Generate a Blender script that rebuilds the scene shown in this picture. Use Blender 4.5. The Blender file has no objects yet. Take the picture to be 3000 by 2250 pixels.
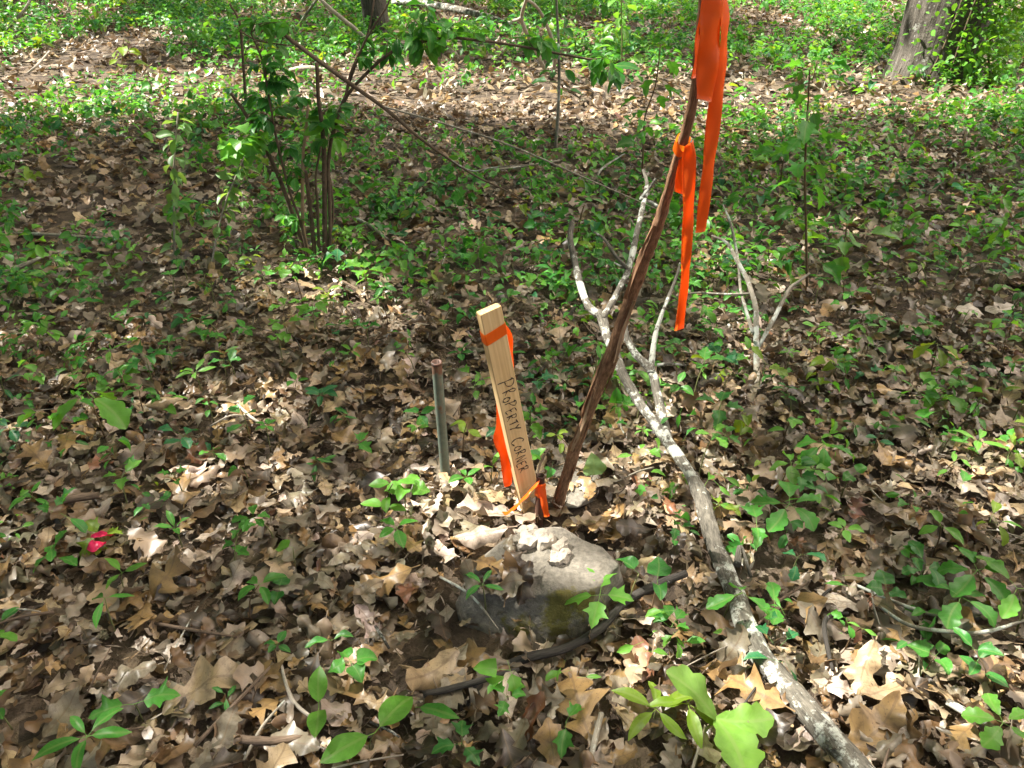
import bpy, math, random
import numpy as np
from mathutils import Vector, Matrix, Quaternion, noise as mnoise

# ------------------------------------------------------------------ camera, sky, sun, exposure
sc = bpy.context.scene
COL = sc.collection
CAM_H, PITCH, FPX = 1.5, math.radians(33.0), 2336.0
cam_data = bpy.data.cameras.new('camera')
cam_data.lens = 36.0 * FPX / 3000.0
cam_data.clip_start, cam_data.clip_end = 0.05, 500.0
cam = bpy.data.objects.new('camera', cam_data)
COL.objects.link(cam)
cam.location = (0, 0, CAM_H)
cam.rotation_euler = (math.radians(90) - PITCH, 0, 0)
sc.camera = cam

SUN_SLOPE = (-0.72, 0.22)                       # metres sideways towards the sun per metre of height
to_sun = Vector((SUN_SLOPE[0], SUN_SLOPE[1], 1.0)).normalized()
sun_el = math.asin(to_sun.z)
world = bpy.data.worlds.new('World')
sc.world = world
world.use_nodes = True
wn = world.node_tree
sky = wn.nodes.new('ShaderNodeTexSky')
sky.sky_type = 'NISHITA'
sky.sun_disc = False
sky.sun_elevation = sun_el
sky.sun_rotation = math.atan2(-to_sun.x, to_sun.y)
sky.dust_density = 8.0
sky.air_density = 0.6
sky.ozone_density = 0.0
bg = wn.nodes['Background']
bg.inputs['Strength'].default_value = 0.070
wn.links.new(sky.outputs[0], bg.inputs['Color'])

sun_data = bpy.data.lights.new('sun', 'SUN')
sun_data.energy = 5.0
sun_data.angle = math.radians(0.53)
sun_data.color = (1.0, 0.95, 0.86)
sun = bpy.data.objects.new('sun', sun_data)
COL.objects.link(sun)
sun.location = to_sun * 30
sun.rotation_euler = to_sun.to_track_quat('Z', 'Y').to_euler()

sc.view_settings.view_transform = 'Standard'
sc.view_settings.look = 'None'
sc.view_settings.exposure = 1.85
sc.view_settings.gamma = 1.0
sc.render.engine = 'CYCLES'
sc.cycles.use_denoising = True
sc.cycles.max_bounces = 7
sc.cycles.diffuse_bounces = 4
sc.cycles.glossy_bounces = 2
sc.cycles.transmission_bounces = 5
sc.cycles.use_adaptive_sampling = True
sc.cycles.adaptive_threshold = 0.015
sc.cycles.sample_clamp_indirect = 6.0

rng = random.Random(11)
nrng = np.random.default_rng(7)

# ------------------------------------------------------------------ placing: where a sight line meets the ground, a height or an upright plane
FWD = Vector((0, math.cos(PITCH), -math.sin(PITCH)))
UPV = Vector((0, math.sin(PITCH), math.cos(PITCH)))


def ray(px, py):
    return Vector((1, 0, 0)) * ((px - 1500) / FPX) + UPV * (-(py - 1125) / FPX) + FWD


def hgt(x, y):
    """gentle relief of the forest floor"""
    m = 0.055 * math.exp(-(((x - 0.07) / 0.42) ** 2 + ((y - 1.62) / 0.30) ** 2))
    fade = min(1.0, max(0.25, (y - 1.0) / 4.0))
    return m + fade * (0.035 * math.sin(x * 1.1 + 0.6) * math.cos(y * 0.83 - 0.4) + 0.02 * math.sin(2.3 * x - 1.1 * y))


def hgt_np(x, y):
    m = 0.055 * np.exp(-(((x - 0.07) / 0.42) ** 2 + ((y - 1.62) / 0.30) ** 2))
    fade = np.clip((y - 1.0) / 4.0, 0.25, 1.0)
    return m + fade * (0.035 * np.sin(x * 1.1 + 0.6) * np.cos(y * 0.83 - 0.4) + 0.02 * np.sin(2.3 * x - 1.1 * y))


def gp(px, py, dz=0.0):
    """point dz above the forest floor"""
    d = ray(px, py)
    z = dz
    for _ in range(4):
        t = (z - CAM_H) / d.z
        p = Vector((0, 0, CAM_H)) + d * t
        z = hgt(p.x, p.y) + dz
    return p


def yp(px, py, Y):
    """point on the upright plane y = Y"""
    d = ray(px, py)
    return Vector((0, 0, CAM_H)) + d * (Y / d.y)


# ------------------------------------------------------------------ materials
def new_mat(name):
    m = bpy.data.materials.new(name)
    m.use_nodes = True
    nt = m.node_tree
    return m, nt, nt.nodes['Principled BSDF'], nt.nodes['Material Output']


def N(nt, kind, **kw):
    n = nt.nodes.new(kind)
    for k, v in kw.items():
        if k in n.inputs:
            n.inputs[k].default_value = v
        else:
            setattr(n, k, v)
    return n


def ramp(nt, src, stops, interp='LINEAR'):
    r = nt.nodes.new('ShaderNodeValToRGB')
    e = r.color_ramp
    e.interpolation = interp
    while len(e.elements) < len(stops):
        e.elements.new(0.5)
    for el, (p, c) in zip(e.elements, stops):
        el.position = p
        el.color = (*c, 1) if len(c) == 3 else c
    nt.links.new(src, r.inputs[0])
    return r.outputs[0]


def mixc(nt, fac, a, b, mode='MIX'):
    m = nt.nodes.new('ShaderNodeMix')
    m.data_type = 'RGBA'
    m.blend_type = mode
    for i, v in ((0, fac), (6, a), (7, b)):
        if isinstance(v, (int, float)):
            m.inputs[i].default_value = v
        elif isinstance(v, tuple):
            m.inputs[i].default_value = (*v, 1)
        else:
            nt.links.new(v, m.inputs[i])
    return m.outputs[2]


def mth(nt, op, a, b=None, c=None):
    m = nt.nodes.new('ShaderNodeMath')
    m.operation = op
    for i, v in enumerate((a, b, c)):
        if v is None:
            continue
        if isinstance(v, (int, float)):
            m.inputs[i].default_value = v
        else:
            nt.links.new(v, m.inputs[i])
    return m.outputs[0]


def bump(nt, height, strength, dist, bsdf):
    b = nt.nodes.new('ShaderNodeBump')
    b.inputs['Strength'].default_value = strength
    b.inputs['Distance'].default_value = dist
    nt.links.new(height, b.inputs['Height'])
    nt.links.new(b.outputs[0], bsdf.inputs['Normal'])


def leaf_material(name, per_object, dead):
    m, nt, b, out = new_mat(name)
    if per_object:
        tint = N(nt, 'ShaderNodeObjectInfo').outputs['Color']
    else:
        a = N(nt, 'ShaderNodeAttribute')
        a.attribute_name = 'tint'
        tint = a.outputs['Color']
    uv = N(nt, 'ShaderNodeUVMap')
    sep = N(nt, 'ShaderNodeSeparateXYZ')
    nt.links.new(uv.outputs[0], sep.inputs[0])
    side = mth(nt, 'ABSOLUTE', mth(nt, 'SUBTRACT', sep.outputs[0], 0.5))      # 0 at the midrib, .5 at the edge
    rib = mth(nt, 'LESS_THAN', side, 0.016 if dead else 0.026)
    ph = mth(nt, 'SUBTRACT', mth(nt, 'MULTIPLY', sep.outputs[1], 8.0), mth(nt, 'MULTIPLY', side, 6.0))
    vein = mth(nt, 'LESS_THAN', mth(nt, 'FRACT', ph), 0.12)
    lines = mth(nt, 'MAXIMUM', rib, mth(nt, 'MULTIPLY', vein, 0.5))
    tc = N(nt, 'ShaderNodeTexCoord')
    nz = N(nt, 'ShaderNodeTexNoise', Scale=38.0 if not per_object else 5.0, Detail=4.0, Roughness=0.65)
    nt.links.new(tc.outputs['Object'], nz.inputs['Vector'])
    geo = N(nt, 'ShaderNodeNewGeometry')
    if dead:
        mottled = mixc(nt, 1.0, tint, ramp(nt, nz.outputs[0], [(0.28, (0.42, 0.37, 0.32)), (0.5, (1, 1, 1)), (0.75, (1.25, 1.2, 1.12))]), 'MULTIPLY')
        spot = N(nt, 'ShaderNodeTexVoronoi', Scale=160.0 if not per_object else 18.0)
        nt.links.new(tc.outputs['Object'], spot.inputs['Vector'])
        mottled = mixc(nt, mth(nt, 'MULTIPLY', mth(nt, 'LESS_THAN', spot.outputs['Distance'], 0.16), 0.45), mottled, (0.05, 0.035, 0.025))
        col = mixc(nt, mth(nt, 'MULTIPLY', lines, 0.5), mottled, (0.14, 0.085, 0.045))
        under = mixc(nt, 0.40, col, (0.34, 0.27, 0.20))
        col = mixc(nt, geo.outputs['Backfacing'], col, under)
        rough, spec, tfac, tcol = 0.42, 0.6, 0.12, (0.45, 0.26, 0.10)
    else:
        mottled = mixc(nt, 1.0, tint, ramp(nt, nz.outputs[0], [(0.3, (0.66, 0.72, 0.62)), (0.5, (1, 1, 1)), (0.72, (1.25, 1.18, 1.1))]), 'MULTIPLY')
        light = mixc(nt, 0.5, tint, (0.25, 0.32, 0.10))
        col = mixc(nt, mth(nt, 'MULTIPLY', lines, 0.8), mottled, light)
        under = mixc(nt, 0.30, col, (0.20, 0.30, 0.14))
        col = mixc(nt, geo.outputs['Backfacing'], col, under)
        rough, spec, tfac, tcol = 0.42, 0.4, 0.42, None
    nt.links.new(col, b.inputs['Base Color'])
    b.inputs['Roughness'].default_value = rough
    b.inputs['Specular IOR Level'].default_value = spec
    hsum = mth(nt, 'ADD', mth(nt, 'MULTIPLY', lines, 0.5), nz.outputs[0])
    bump(nt, hsum, 0.35, 0.002, b)
    tr = N(nt, 'ShaderNodeBsdfTranslucent')
    if dead:
        nt.links.new(mixc(nt, 0.5, col, tcol), tr.inputs[0])
    else:
        nt.links.new(mixc(nt, 1.0, tint, (2.3, 1.75, 0.7), 'MULTIPLY'), tr.inputs[0])
    mx = N(nt, 'ShaderNodeMixShader')
    mx.inputs[0].default_value = tfac
    nt.links.new(b.outputs[0], mx.inputs[1])
    nt.links.new(tr.outputs[0], mx.inputs[2])
    nt.links.new(mx.outputs[0], out.inputs[0])
    return m


M_DEAD_OBJ = leaf_material('dead leaf', True, True)
M_DEAD_ATT = leaf_material('dead leaf litter', False, True)
M_GREEN_OBJ = leaf_material('green leaf', True, False)
M_GREEN_ATT = leaf_material('green undergrowth', False, False)


def bark_material(name, dark, light, stretch=(60.0, 6.0), lichen=None, lichen_amount=0.5, rough=0.9, depth=0.004, strength=0.8):
    """bark from uv: u round the stem, v metres along it"""
    m, nt, b, out = new_mat(name)
    uv = N(nt, 'ShaderNodeUVMap')
    mp = N(nt, 'ShaderNodeMapping')
    mp.inputs['Scale'].default_value = (stretch[0] / 10.0, stretch[1], 1)
    nt.links.new(uv.outputs[0], mp.inputs[0])
    tc = N(nt, 'ShaderNodeTexCoord')
    n1 = N(nt, 'ShaderNodeTexNoise', Scale=3.0, Detail=6.0, Roughness=0.7)
    nt.links.new(mp.outputs[0], n1.inputs['Vector'])
    n2 = N(nt, 'ShaderNodeTexNoise', Scale=14.0, Detail=5.0, Roughness=0.65)
    nt.links.new(tc.outputs['Object'], n2.inputs['Vector'])
    mid = tuple((p + q) / 2 for p, q in zip(dark, light))
    col = ramp(nt, n1.outputs[0], [(0.3, dark), (0.5, mid), (0.68, light)])
    col = mixc(nt, 1.0, col, ramp(nt, n2.outputs[0], [(0.3, (0.65, 0.65, 0.65)), (0.7, (1.2, 1.2, 1.2))]), 'MULTIPLY')
    if lichen:
        n3 = N(nt, 'ShaderNodeTexNoise', Scale=26.0, Detail=5.0, Roughness=0.7)
        nt.links.new(tc.outputs['Object'], n3.inputs['Vector'])
        n4 = N(nt, 'ShaderNodeTexNoise', Scale=6.0, Detail=2.0)
        nt.links.new(tc.outputs['Object'], n4.inputs['Vector'])
        s = mth(nt, 'ADD', mth(nt, 'MULTIPLY', n3.outputs[0], 0.6), mth(nt, 'MULTIPLY', n4.outputs[0], 0.4))
        lo = 0.62 - 0.22 * lichen_amount
        f = ramp(nt, s, [(lo, (0, 0, 0)), (lo + 0.05, (1, 1, 1))])
        col = mixc(nt, f, col, lichen)
    nt.links.new(col, b.inputs['Base Color'])
    b.inputs['Roughness'].default_value = rough
    b.inputs['Specular IOR Level'].default_value = 0.25
    bump(nt, mth(nt, 'ADD', n1.outputs[0], mth(nt, 'MULTIPLY', n2.outputs[0], 0.5)), strength, depth, b)
    return m


M_STICK = bark_material('peeling brown bark', (0.10, 0.046, 0.023), (0.48, 0.28, 0.16), (32, 13.0), None, depth=0.007, strength=1.0)
M_STICKIN = bark_material('bare pale wood', (0.30, 0.19, 0.11), (0.5, 0.36, 0.23), (55, 3.0), None, depth=0.002)
M_LOG = bark_material('grey lichened bark', (0.05, 0.045, 0.037), (0.25, 0.225, 0.18), (30, 9), (0.58, 0.59, 0.52), 0.50, depth=0.009, strength=1.0)
M_GREYTWIG = bark_material('grey dry bark', (0.15, 0.13, 0.10), (0.38, 0.34, 0.27), (30, 9), (0.5, 0.52, 0.46), 0.35, depth=0.002)
M_BROWNTWIG = bark_material('brown twig bark', (0.07, 0.05, 0.035), (0.24, 0.17, 0.12), (30, 9), None, depth=0.002)
M_DARKTWIG = bark_material('dark damp bark', (0.02, 0.018, 0.015), (0.085, 0.075, 0.065), (30, 9), (0.4, 0.4, 0.36), 0.22, depth=0.002)
M_BUSHSTEM = bark_material('shrub bark', (0.05, 0.036, 0.026), (0.20, 0.14, 0.09), (40, 9), None, depth=0.002)
M_TRUNK = bark_material('furrowed trunk bark', (0.045, 0.038, 0.03), (0.20, 0.175, 0.145), (90, 1.6), (0.34, 0.34, 0.30), 0.12, depth=0.03, strength=1.0)
M_STEM = bark_material('thin green stem', (0.10, 0.12, 0.04), (0.24, 0.24, 0.10), (20, 9), None, depth=0.001)
M_STEMRED = bark_material('thin brown stem', (0.10, 0.06, 0.035), (0.22, 0.15, 0.08), (20, 9), None, depth=0.001)
M_PALE = bark_material('weathered pale wood', (0.24, 0.20, 0.155), (0.54, 0.48, 0.40), (30, 12), None, depth=0.003)


def ground_material():
    m, nt, b, out = new_mat('dark leaf mould')
    tc = N(nt, 'ShaderNodeTexCoord')
    n1 = N(nt, 'ShaderNodeTexNoise', Scale=55.0, Detail=6.0, Roughness=0.7)
    nt.links.new(tc.outputs['Object'], n1.inputs['Vector'])
    v = N(nt, 'ShaderNodeTexVoronoi', Scale=16.0)
    nt.links.new(tc.outputs['Object'], v.inputs['Vector'])
    bw = N(nt, 'ShaderNodeRGBToBW')
    nt.links.new(v.outputs['Color'], bw.inputs[0])
    c = ramp(nt, bw.outputs[0], [(0.1, (0.05, 0.034, 0.022)), (0.5, (0.12, 0.085, 0.055)), (0.9, (0.22, 0.16, 0.10))])
    c = mixc(nt, 1.0, c, ramp(nt, n1.outputs[0], [(0.3, (0.5, 0.5, 0.5)), (0.7, (1.2, 1.2, 1.2))]), 'MULTIPLY')
    nt.links.new(c, b.inputs['Base Color'])
    b.inputs['Roughness'].default_value = 0.95
    bump(nt, n1.outputs[0], 1.0, 0.02, b)
    return m


def rock_material(name, moss):
    m, nt, b, out = new_mat(name)
    tc = N(nt, 'ShaderNodeTexCoord')
    n1 = N(nt, 'ShaderNodeTexNoise', Scale=9.0, Detail=8.0, Roughness=0.68)
    n2 = N(nt, 'ShaderNodeTexNoise', Scale=70.0, Detail=5.0, Roughness=0.7)
    n3 = N(nt, 'ShaderNodeTexNoise', Scale=7.0, Detail=5.0, Roughness=0.62)
    for n in (n1, n2, n3):
        nt.links.new(tc.outputs['Object'], n.inputs['Vector'])
    c = ramp(nt, n1.outputs[0], [(0.28, (0.11, 0.098, 0.08)), (0.42, (0.19, 0.172, 0.142)), (0.6, (0.235, 0.215, 0.18)), (0.78, (0.31, 0.285, 0.24))])
    c = mixc(nt, 1.0, c, ramp(nt, n2.outputs[0], [(0.3, (0.6, 0.6, 0.6)), (0.65, (1.15, 1.13, 1.1))]), 'MULTIPLY')
    sp = N(nt, 'ShaderNodeSeparateXYZ')
    nt.links.new(tc.outputs['Object'], sp.inputs[0])
    if moss:
        # moss grows on the damp near side of the stone
        near = mth(nt, 'MULTIPLY_ADD', sp.outputs[1], -3.2, -0.02)
        f = ramp(nt, mth(nt, 'ADD', mth(nt, 'ADD', n3.outputs[0], mth(nt, 'MULTIPLY', n2.outputs[0], 0.25)), near), [(0.92, (0, 0, 0)), (1.08, (1, 1, 1))])
        c = mixc(nt, mth(nt, 'MULTIPLY', f, 0.9), c, mixc(nt, n2.outputs[0], (0.07, 0.065, 0.012), (0.20, 0.17, 0.03)))
    nt.links.new(c, b.inputs['Base Color'])
    b.inputs['Roughness'].default_value = 0.88
    b.inputs['Specular IOR Level'].default_value = 0.3
    bump(nt, mth(nt, 'ADD', n1.outputs[0], mth(nt, 'MULTIPLY', n2.outputs[0], 0.6)), 0.9, 0.012, b)
    return m


def wood_material():
    m, nt, b, out = new_mat('fresh sawn pine')
    tc = N(nt, 'ShaderNodeTexCoord')
    mp = N(nt, 'ShaderNodeMapping')
    mp.inputs['Scale'].default_value = (95, 60, 3.0)
    nt.links.new(tc.outputs['Object'], mp.inputs[0])
    n1 = N(nt, 'ShaderNodeTexNoise', Scale=1.0, Detail=5.0, Roughness=0.6)
    nt.links.new(mp.outputs[0], n1.inputs['Vector'])
    n2 = N(nt, 'ShaderNodeTexNoise', Scale=9.0, Detail=3.0)
    nt.links.new(tc.outputs['Object'], n2.inputs['Vector'])
    v = N(nt, 'ShaderNodeTexVoronoi', Scale=6.5)
    nt.links.new(tc.outputs['Object'], v.inputs['Vector'])
    c = ramp(nt, n1.outputs[0], [(0.3, (0.50, 0.33, 0.15)), (0.55, (0.66, 0.47, 0.24)), (0.75, (0.73, 0.56, 0.33))])
    c = mixc(nt, 1.0, c, ramp(nt, n2.outputs[0], [(0.3, (0.85, 0.83, 0.8)), (0.7, (1.06, 1.05, 1.03))]), 'MULTIPLY')
    c = mixc(nt, mth(nt, 'LESS_THAN', v.outputs['Distance'], 0.055), c, (0.22, 0.11, 0.04))
    sp = N(nt, 'ShaderNodeSeparateXYZ')
    nt.links.new(tc.outputs['Object'], sp.inputs[0])
    n5 = N(nt, 'ShaderNodeTexNoise', Scale=35.0, Detail=5.0, Roughness=0.7)
    nt.links.new(tc.outputs['Object'], n5.inputs['Vector'])
    mud = ramp(nt, mth(nt, 'ADD', n5.outputs[0], mth(nt, 'MULTIPLY', sp.outputs[2], -2.6)), [(0.30, (0, 0, 0)), (0.48, (1, 1, 1))])
    c = mixc(nt, mth(nt, 'MULTIPLY', mud, 0.7), c, (0.13, 0.085, 0.05))
    smear = ramp(nt, mth(nt, 'ADD', mth(nt, 'MULTIPLY', n5.outputs[0], 0.4), mth(nt, 'MULTIPLY', n2.outputs[0], 0.6)), [(0.58, (0, 0, 0)), (0.70, (1, 1, 1))])
    c = mixc(nt, mth(nt, 'MULTIPLY', smear, 0.35), c, (0.34, 0.22, 0.10))
    nt.links.new(c, b.inputs['Base Color'])
    b.inputs['Roughness'].default_value = 0.7
    b.inputs['Specular IOR Level'].default_value = 0.3
    bump(nt, n1.outputs[0], 0.4, 0.001, b)
    return m


def tape_material(name, col, glow):
    m, nt, b, out = new_mat(name)
    tc = N(nt, 'ShaderNodeTexCoord')
    n1 = N(nt, 'ShaderNodeTexNoise', Scale=30.0, Detail=3.0)
    nt.links.new(tc.outputs['Object'], n1.inputs['Vector'])
    c = mixc(nt, n1.outputs[0], tuple(x * 0.86 for x in col), col)
    nt.links.new(c, b.inputs['Base Color'])
    b.inputs['Roughness'].default_value = 0.30
    b.inputs['Specular IOR Level'].default_value = 0.5
    bump(nt, n1.outputs[0], 0.6, 0.005, b)
    tr = N(nt, 'ShaderNodeBsdfTranslucent')
    tr.inputs[0].default_value = (*glow, 1)
    mx = N(nt, 'ShaderNodeMixShader')
    mx.inputs[0].default_value = 0.45
    nt.links.new(b.outputs[0], mx.inputs[1])
    nt.links.new(tr.outputs[0], mx.inputs[2])
    nt.links.new(mx.outputs[0], out.inputs[0])
    return m


def pipe_material(name, cols, rust, rust_at):
    m, nt, b, out = new_mat(name)
    tc = N(nt, 'ShaderNodeTexCoord')
    n1 = N(nt, 'ShaderNodeTexNoise', Scale=40.0, Detail=6.0, Roughness=0.7)
    n2 = N(nt, 'ShaderNodeTexNoise', Scale=9.0, Detail=4.0)
    for n in (n1, n2):
        nt.links.new(tc.outputs['Object'], n.inputs['Vector'])
    c = ramp(nt, n1.outputs[0], [(0.3, cols[0]), (0.6, cols[1]), (0.75, cols[2])])
    s = mth(nt, 'ADD', mth(nt, 'MULTIPLY', n1.outputs[0], 0.5), mth(nt, 'MULTIPLY', n2.outputs[0], 0.5))
    c = mixc(nt, ramp(nt, s, [(rust_at, (0, 0, 0)), (rust_at + 0.06, (1, 1, 1))]), c, rust)
    nt.links.new(c, b.inputs['Base Color'])
    b.inputs['Metallic'].default_value = 0.15
    b.inputs['Roughness'].default_value = 0.62
    bump(nt, n1.outputs[0], 0.4, 0.001, b)
    return m


def plain(name, col, rough=0.7):
    m, nt, b, out = new_mat(name)
    tc = N(nt, 'ShaderNodeTexCoord')
    n1 = N(nt, 'ShaderNodeTexNoise', Scale=60.0, Detail=3.0)
    nt.links.new(tc.outputs['Object'], n1.inputs['Vector'])
    nt.links.new(mixc(nt, n1.outputs[0], tuple(x * 0.75 for x in col), tuple(min(1, x * 1.15) for x in col)), b.inputs['Base Color'])
    b.inputs['Roughness'].default_value = rough
    return m


M_GROUND = ground_material()
M_ROCK = rock_material('mossy brown stone', True)
M_ROCK2 = rock_material('buried grey stone', False)
M_WOOD = wood_material()
M_ORANGE = tape_material('orange flagging tape', (0.95, 0.175, 0.014), (1.0, 0.26, 0.015))
M_PINK = tape_material('pink flagging tape', (0.85, 0.03, 0.14), (0.9, 0.05, 0.2))
M_PIPE = pipe_material('galvanised pipe', ((0.09, 0.115, 0.09), (0.15, 0.185, 0.145), (0.23, 0.265, 0.21)), (0.15, 0.075, 0.045), 0.53)
M_RUST = pipe_material('rusty iron', ((0.05, 0.028, 0.02), (0.11, 0.05, 0.03), (0.19, 0.085, 0.045)), (0.06, 0.04, 0.032), 0.55)
M_DARK = plain('dark pipe bore', (0.012, 0.010, 0.009), 0.95)
M_INK = plain('black marker ink', (0.012, 0.012, 0.014), 0.6)
M_NUT = plain('grey nut shell', (0.24, 0.225, 0.19), 0.7)


# ------------------------------------------------------------------ mesh helpers
def link_obj(name, me, parent=None, mat=None):
    o = bpy.data.objects.new(name, me)
    COL.objects.link(o)
    if parent is not None:
        o.parent = parent
    if mat is not None and not me.materials:
        me.materials.append(mat)
    return o


def tag(o, label, cat, group=None, kind=None):
    if label:
        o['label'] = label
    if cat:
        o['category'] = cat
    if group:
        o['group'] = group
    if kind:
        o['kind'] = kind
    return o


def empty(name, loc):
    o = bpy.data.objects.new(name, None)
    o.empty_display_size = 0.02
    COL.objects.link(o)
    o.location = loc
    return o


def np_mesh(name, verts, quads, uv=None, tint=None, mat=None, smooth=True):
    me = bpy.data.meshes.new(name)
    nv, nf = len(verts), len(quads)
    me.vertices.add(nv)
    me.vertices.foreach_set('co', np.ascontiguousarray(verts, dtype=np.float32).ravel())
    me.loops.add(nf * 4)
    q = np.ascontiguousarray(quads, dtype=np.int32).ravel()
    me.loops.foreach_set('vertex_index', q)
    me.polygons.add(nf)
    me.polygons.foreach_set('loop_start', np.arange(0, nf * 4, 4, dtype=np.int32))
    me.polygons.foreach_set('loop_total', np.full(nf, 4, dtype=np.int32))
    if smooth:
        me.polygons.foreach_set('use_smooth', np.ones(nf, dtype=bool))
    if uv is not None:
        ul = me.uv_layers.new(name='UVMap')
        ul.data.foreach_set('uv', np.ascontiguousarray(np.asarray(uv, dtype=np.float32)[q]).ravel())
    if tint is not None:
        at = me.attributes.new('tint', 'FLOAT_COLOR', 'POINT')
        t4 = np.ones((nv, 4), dtype=np.float32)
        t4[:, :3] = tint
        at.data.foreach_set('color', t4.ravel())
    me.update(calc_edges=True)
    if mat:
        me.materials.append(mat)
    return me


def smooth_path(pts, n):
    """Catmull-Rom through pts (tuples of any width), n samples in each span"""
    P = [np.array(p, dtype=float) for p in pts]
    if len(P) < 3:
        return [P[0] + (P[1] - P[0]) * k / n for k in range(n + 1)]
    P = [2 * P[0] - P[1]] + P + [2 * P[-1] - P[-2]]
    out = []
    for i in range(1, len(P) - 2):
        a, b, c, d = P[i - 1:i + 3]
        for k in range(n):
            t = k / n
            out.append(0.5 * (2 * b + (c - a) * t + (2 * a - 5 * b + 4 * c - d) * t * t + (3 * b - a - 3 * c + d) * t ** 3))
    out.append(P[-2])
    return out


class Tubes:
    """tapering round stems, collected for one mesh"""

    def __init__(self):
        self.v, self.f, self.uv = [], [], []

    def add(self, pts, rad, seg=7, n=4, rough=0.0, seed=0.0, closed=True):
        path = smooth_path([(*p, r) for p, r in zip(pts, rad)], n)
        base = len(self.v)
        prev = None
        along = 0.0
        last = None
        rings = 0
        for k, q in enumerate(path):
            c, r = Vector(q[:3]), max(1e-4, float(q[3]))
            nx = Vector(path[min(k + 1, len(path) - 1)][:3]) - Vector(path[max(k - 1, 0)][:3])
            nx = nx.normalized() if nx.length > 1e-9 else Vector((0, 0, 1))
            if prev is None:
                ref = Vector((0, 0, 1)) if abs(nx.z) < 0.9 else Vector((1, 0, 0))
                s = nx.cross(ref).normalized()
            else:
                s = (prev - nx * prev.dot(nx)).normalized()
            prev = s
            t = nx.cross(s)
            if last is not None:
                along += (c - last).length
            last = c
            for j in range(seg):
                a = 2 * math.pi * j / seg
                rr = r
                if rough:
                    rr *= 1 + rough * mnoise.noise(Vector((math.cos(a) * 1.4 + seed, math.sin(a) * 1.4, along * 0.35 / max(r, 0.004) + seed)))
                self.v.append(c + (s * math.cos(a) + t * math.sin(a)) * rr)
                self.uv.append((abs(2.0 * j / seg - 1.0), along))
            rings += 1
        for k in range(rings - 1):
            for j in range(seg):
                a, b_ = base + k * seg + j, base + k * seg + (j + 1) % seg
                self.f.append((a, b_, b_ + seg, a + seg))
        if closed:
            for ring, flip in ((0, True), (rings - 1, False)):
                ids = [base + ring * seg + j for j in range(seg)]
                self.f.append(tuple(reversed(ids)) if flip else tuple(ids))
        return self

    def mesh(self, name, mat, origin=(0, 0, 0)):
        me = bpy.data.meshes.new(name)
        o = Vector(origin)
        me.from_pydata([tuple(v - o) for v in self.v], [], self.f)
        ul = me.uv_layers.new(name='UVMap')
        for lp in me.loops:
            ul.data[lp.index].uv = self.uv[lp.vertex_index]
        for p in me.polygons:
            p.use_smooth = len(p.vertices) == 4
        me.materials.append(mat)
        return me

    def build(self, name, mat, parent=None, origin=None):
        """origin: where the parent (or the object itself) sits in the scene"""
        o = Vector(origin) if origin is not None else (Vector(parent.location) if parent is not None else Vector(self.v[0]))
        ob = link_obj(name, self.mesh(name, mat, o), parent)
        if parent is None:
            ob.location = o
        return ob


def strip_mesh(name, rows, mat, origin, ncol=6, bow=0.0, thick=0.0006):
    """tape: rows of (centre, half-width vector); bow bends it across; built with its small thickness"""
    path = smooth_path([(*c, *w) for c, w in rows], 5)
    v, f = [], []
    nr = len(path)
    o = Vector(origin)
    for lay in (0, 1):
        for k, q in enumerate(path):
            c, w = Vector(q[:3]), Vector(q[3:])
            d = Vector(path[min(k + 1, nr - 1)][:3]) - Vector(path[max(k - 1, 0)][:3])
            nrm = d.cross(w)
            nrm = nrm.normalized() if nrm.length > 1e-9 else Vector((0, 1, 0))
            for j in range(ncol + 1):
                s = 2.0 * j / ncol - 1.0
                ruf = 0.0012 * math.sin(k * 0.9 + s * 2.1) + 0.0011 * mnoise.noise(Vector((c.x * 40 + s * 1.1, c.y * 40, c.z * 45)))
                v.append(tuple(c + w * s + nrm * (bow * (1 - s * s) + ruf + lay * thick) - o))
    st = ncol + 1
    for lay in (0, 1):
        b = lay * nr * st
        for k in range(nr - 1):
            for j in range(ncol):
                a = b + k * st + j
                q = (a, a + 1, a + 1 + st, a + st)
                f.append(q if lay else tuple(reversed(q)))
    L = nr * st
    for k in range(nr - 1):
        for j in (0, ncol):
            a = k * st + j
            f.append((a, a + st, a + st + L, a + L))
    for k in (0, nr - 1):
        for j in range(ncol):
            a = k * st + j
            f.append((a, a + 1, a + 1 + L, a + L))
    me = bpy.data.meshes.new(name)
    me.from_pydata(v, [], f)
    for p in me.polygons:
        p.use_smooth = True
    me.materials.append(mat)
    return me


# ------------------------------------------------------------------ leaf shapes
def w_oval(t):
    return 0.27 * math.sin(math.pi * min(1, t ** 0.85)) ** 0.85


def w_lance(t):
    return 0.16 * math.sin(math.pi * min(1, t ** 0.9)) ** 0.9


def w_whiteoak(t):
    env = 0.33 * math.sin(math.pi * min(1.0, 0.06 + 0.92 * t ** 1.3)) ** 0.6
    return env * (0.50 + 0.50 * (0.5 - 0.5 * math.cos(2 * math.pi * t * 3.0 + 0.5)))


def w_redoak(t):
    env = 0.42 * math.sin(math.pi * min(1.0, 0.05 + 0.93 * t ** 1.1)) ** 0.6
    s = (t * 3.5) % 1.0
    return env * (0.22 + 0.78 * (1 - abs(2 * s - 1)) ** 1.3) * (1 if t < 0.97 else 0.3)


def w_maple(t):
    P = [(0, 0.03), (0.04, 0.24), (0.14, 0.36), (0.20, 0.22), (0.30, 0.30), (0.42, 0.50), (0.50, 0.24), (0.62, 0.15), (0.70, 0.20), (0.78, 0.14), (1.0, 0.0)]
    for (a, x), (b, y) in zip(P, P[1:]):
        if t <= b:
            return x + (y - x) * (t - a) / (b - a)
    return 0.0


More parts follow.
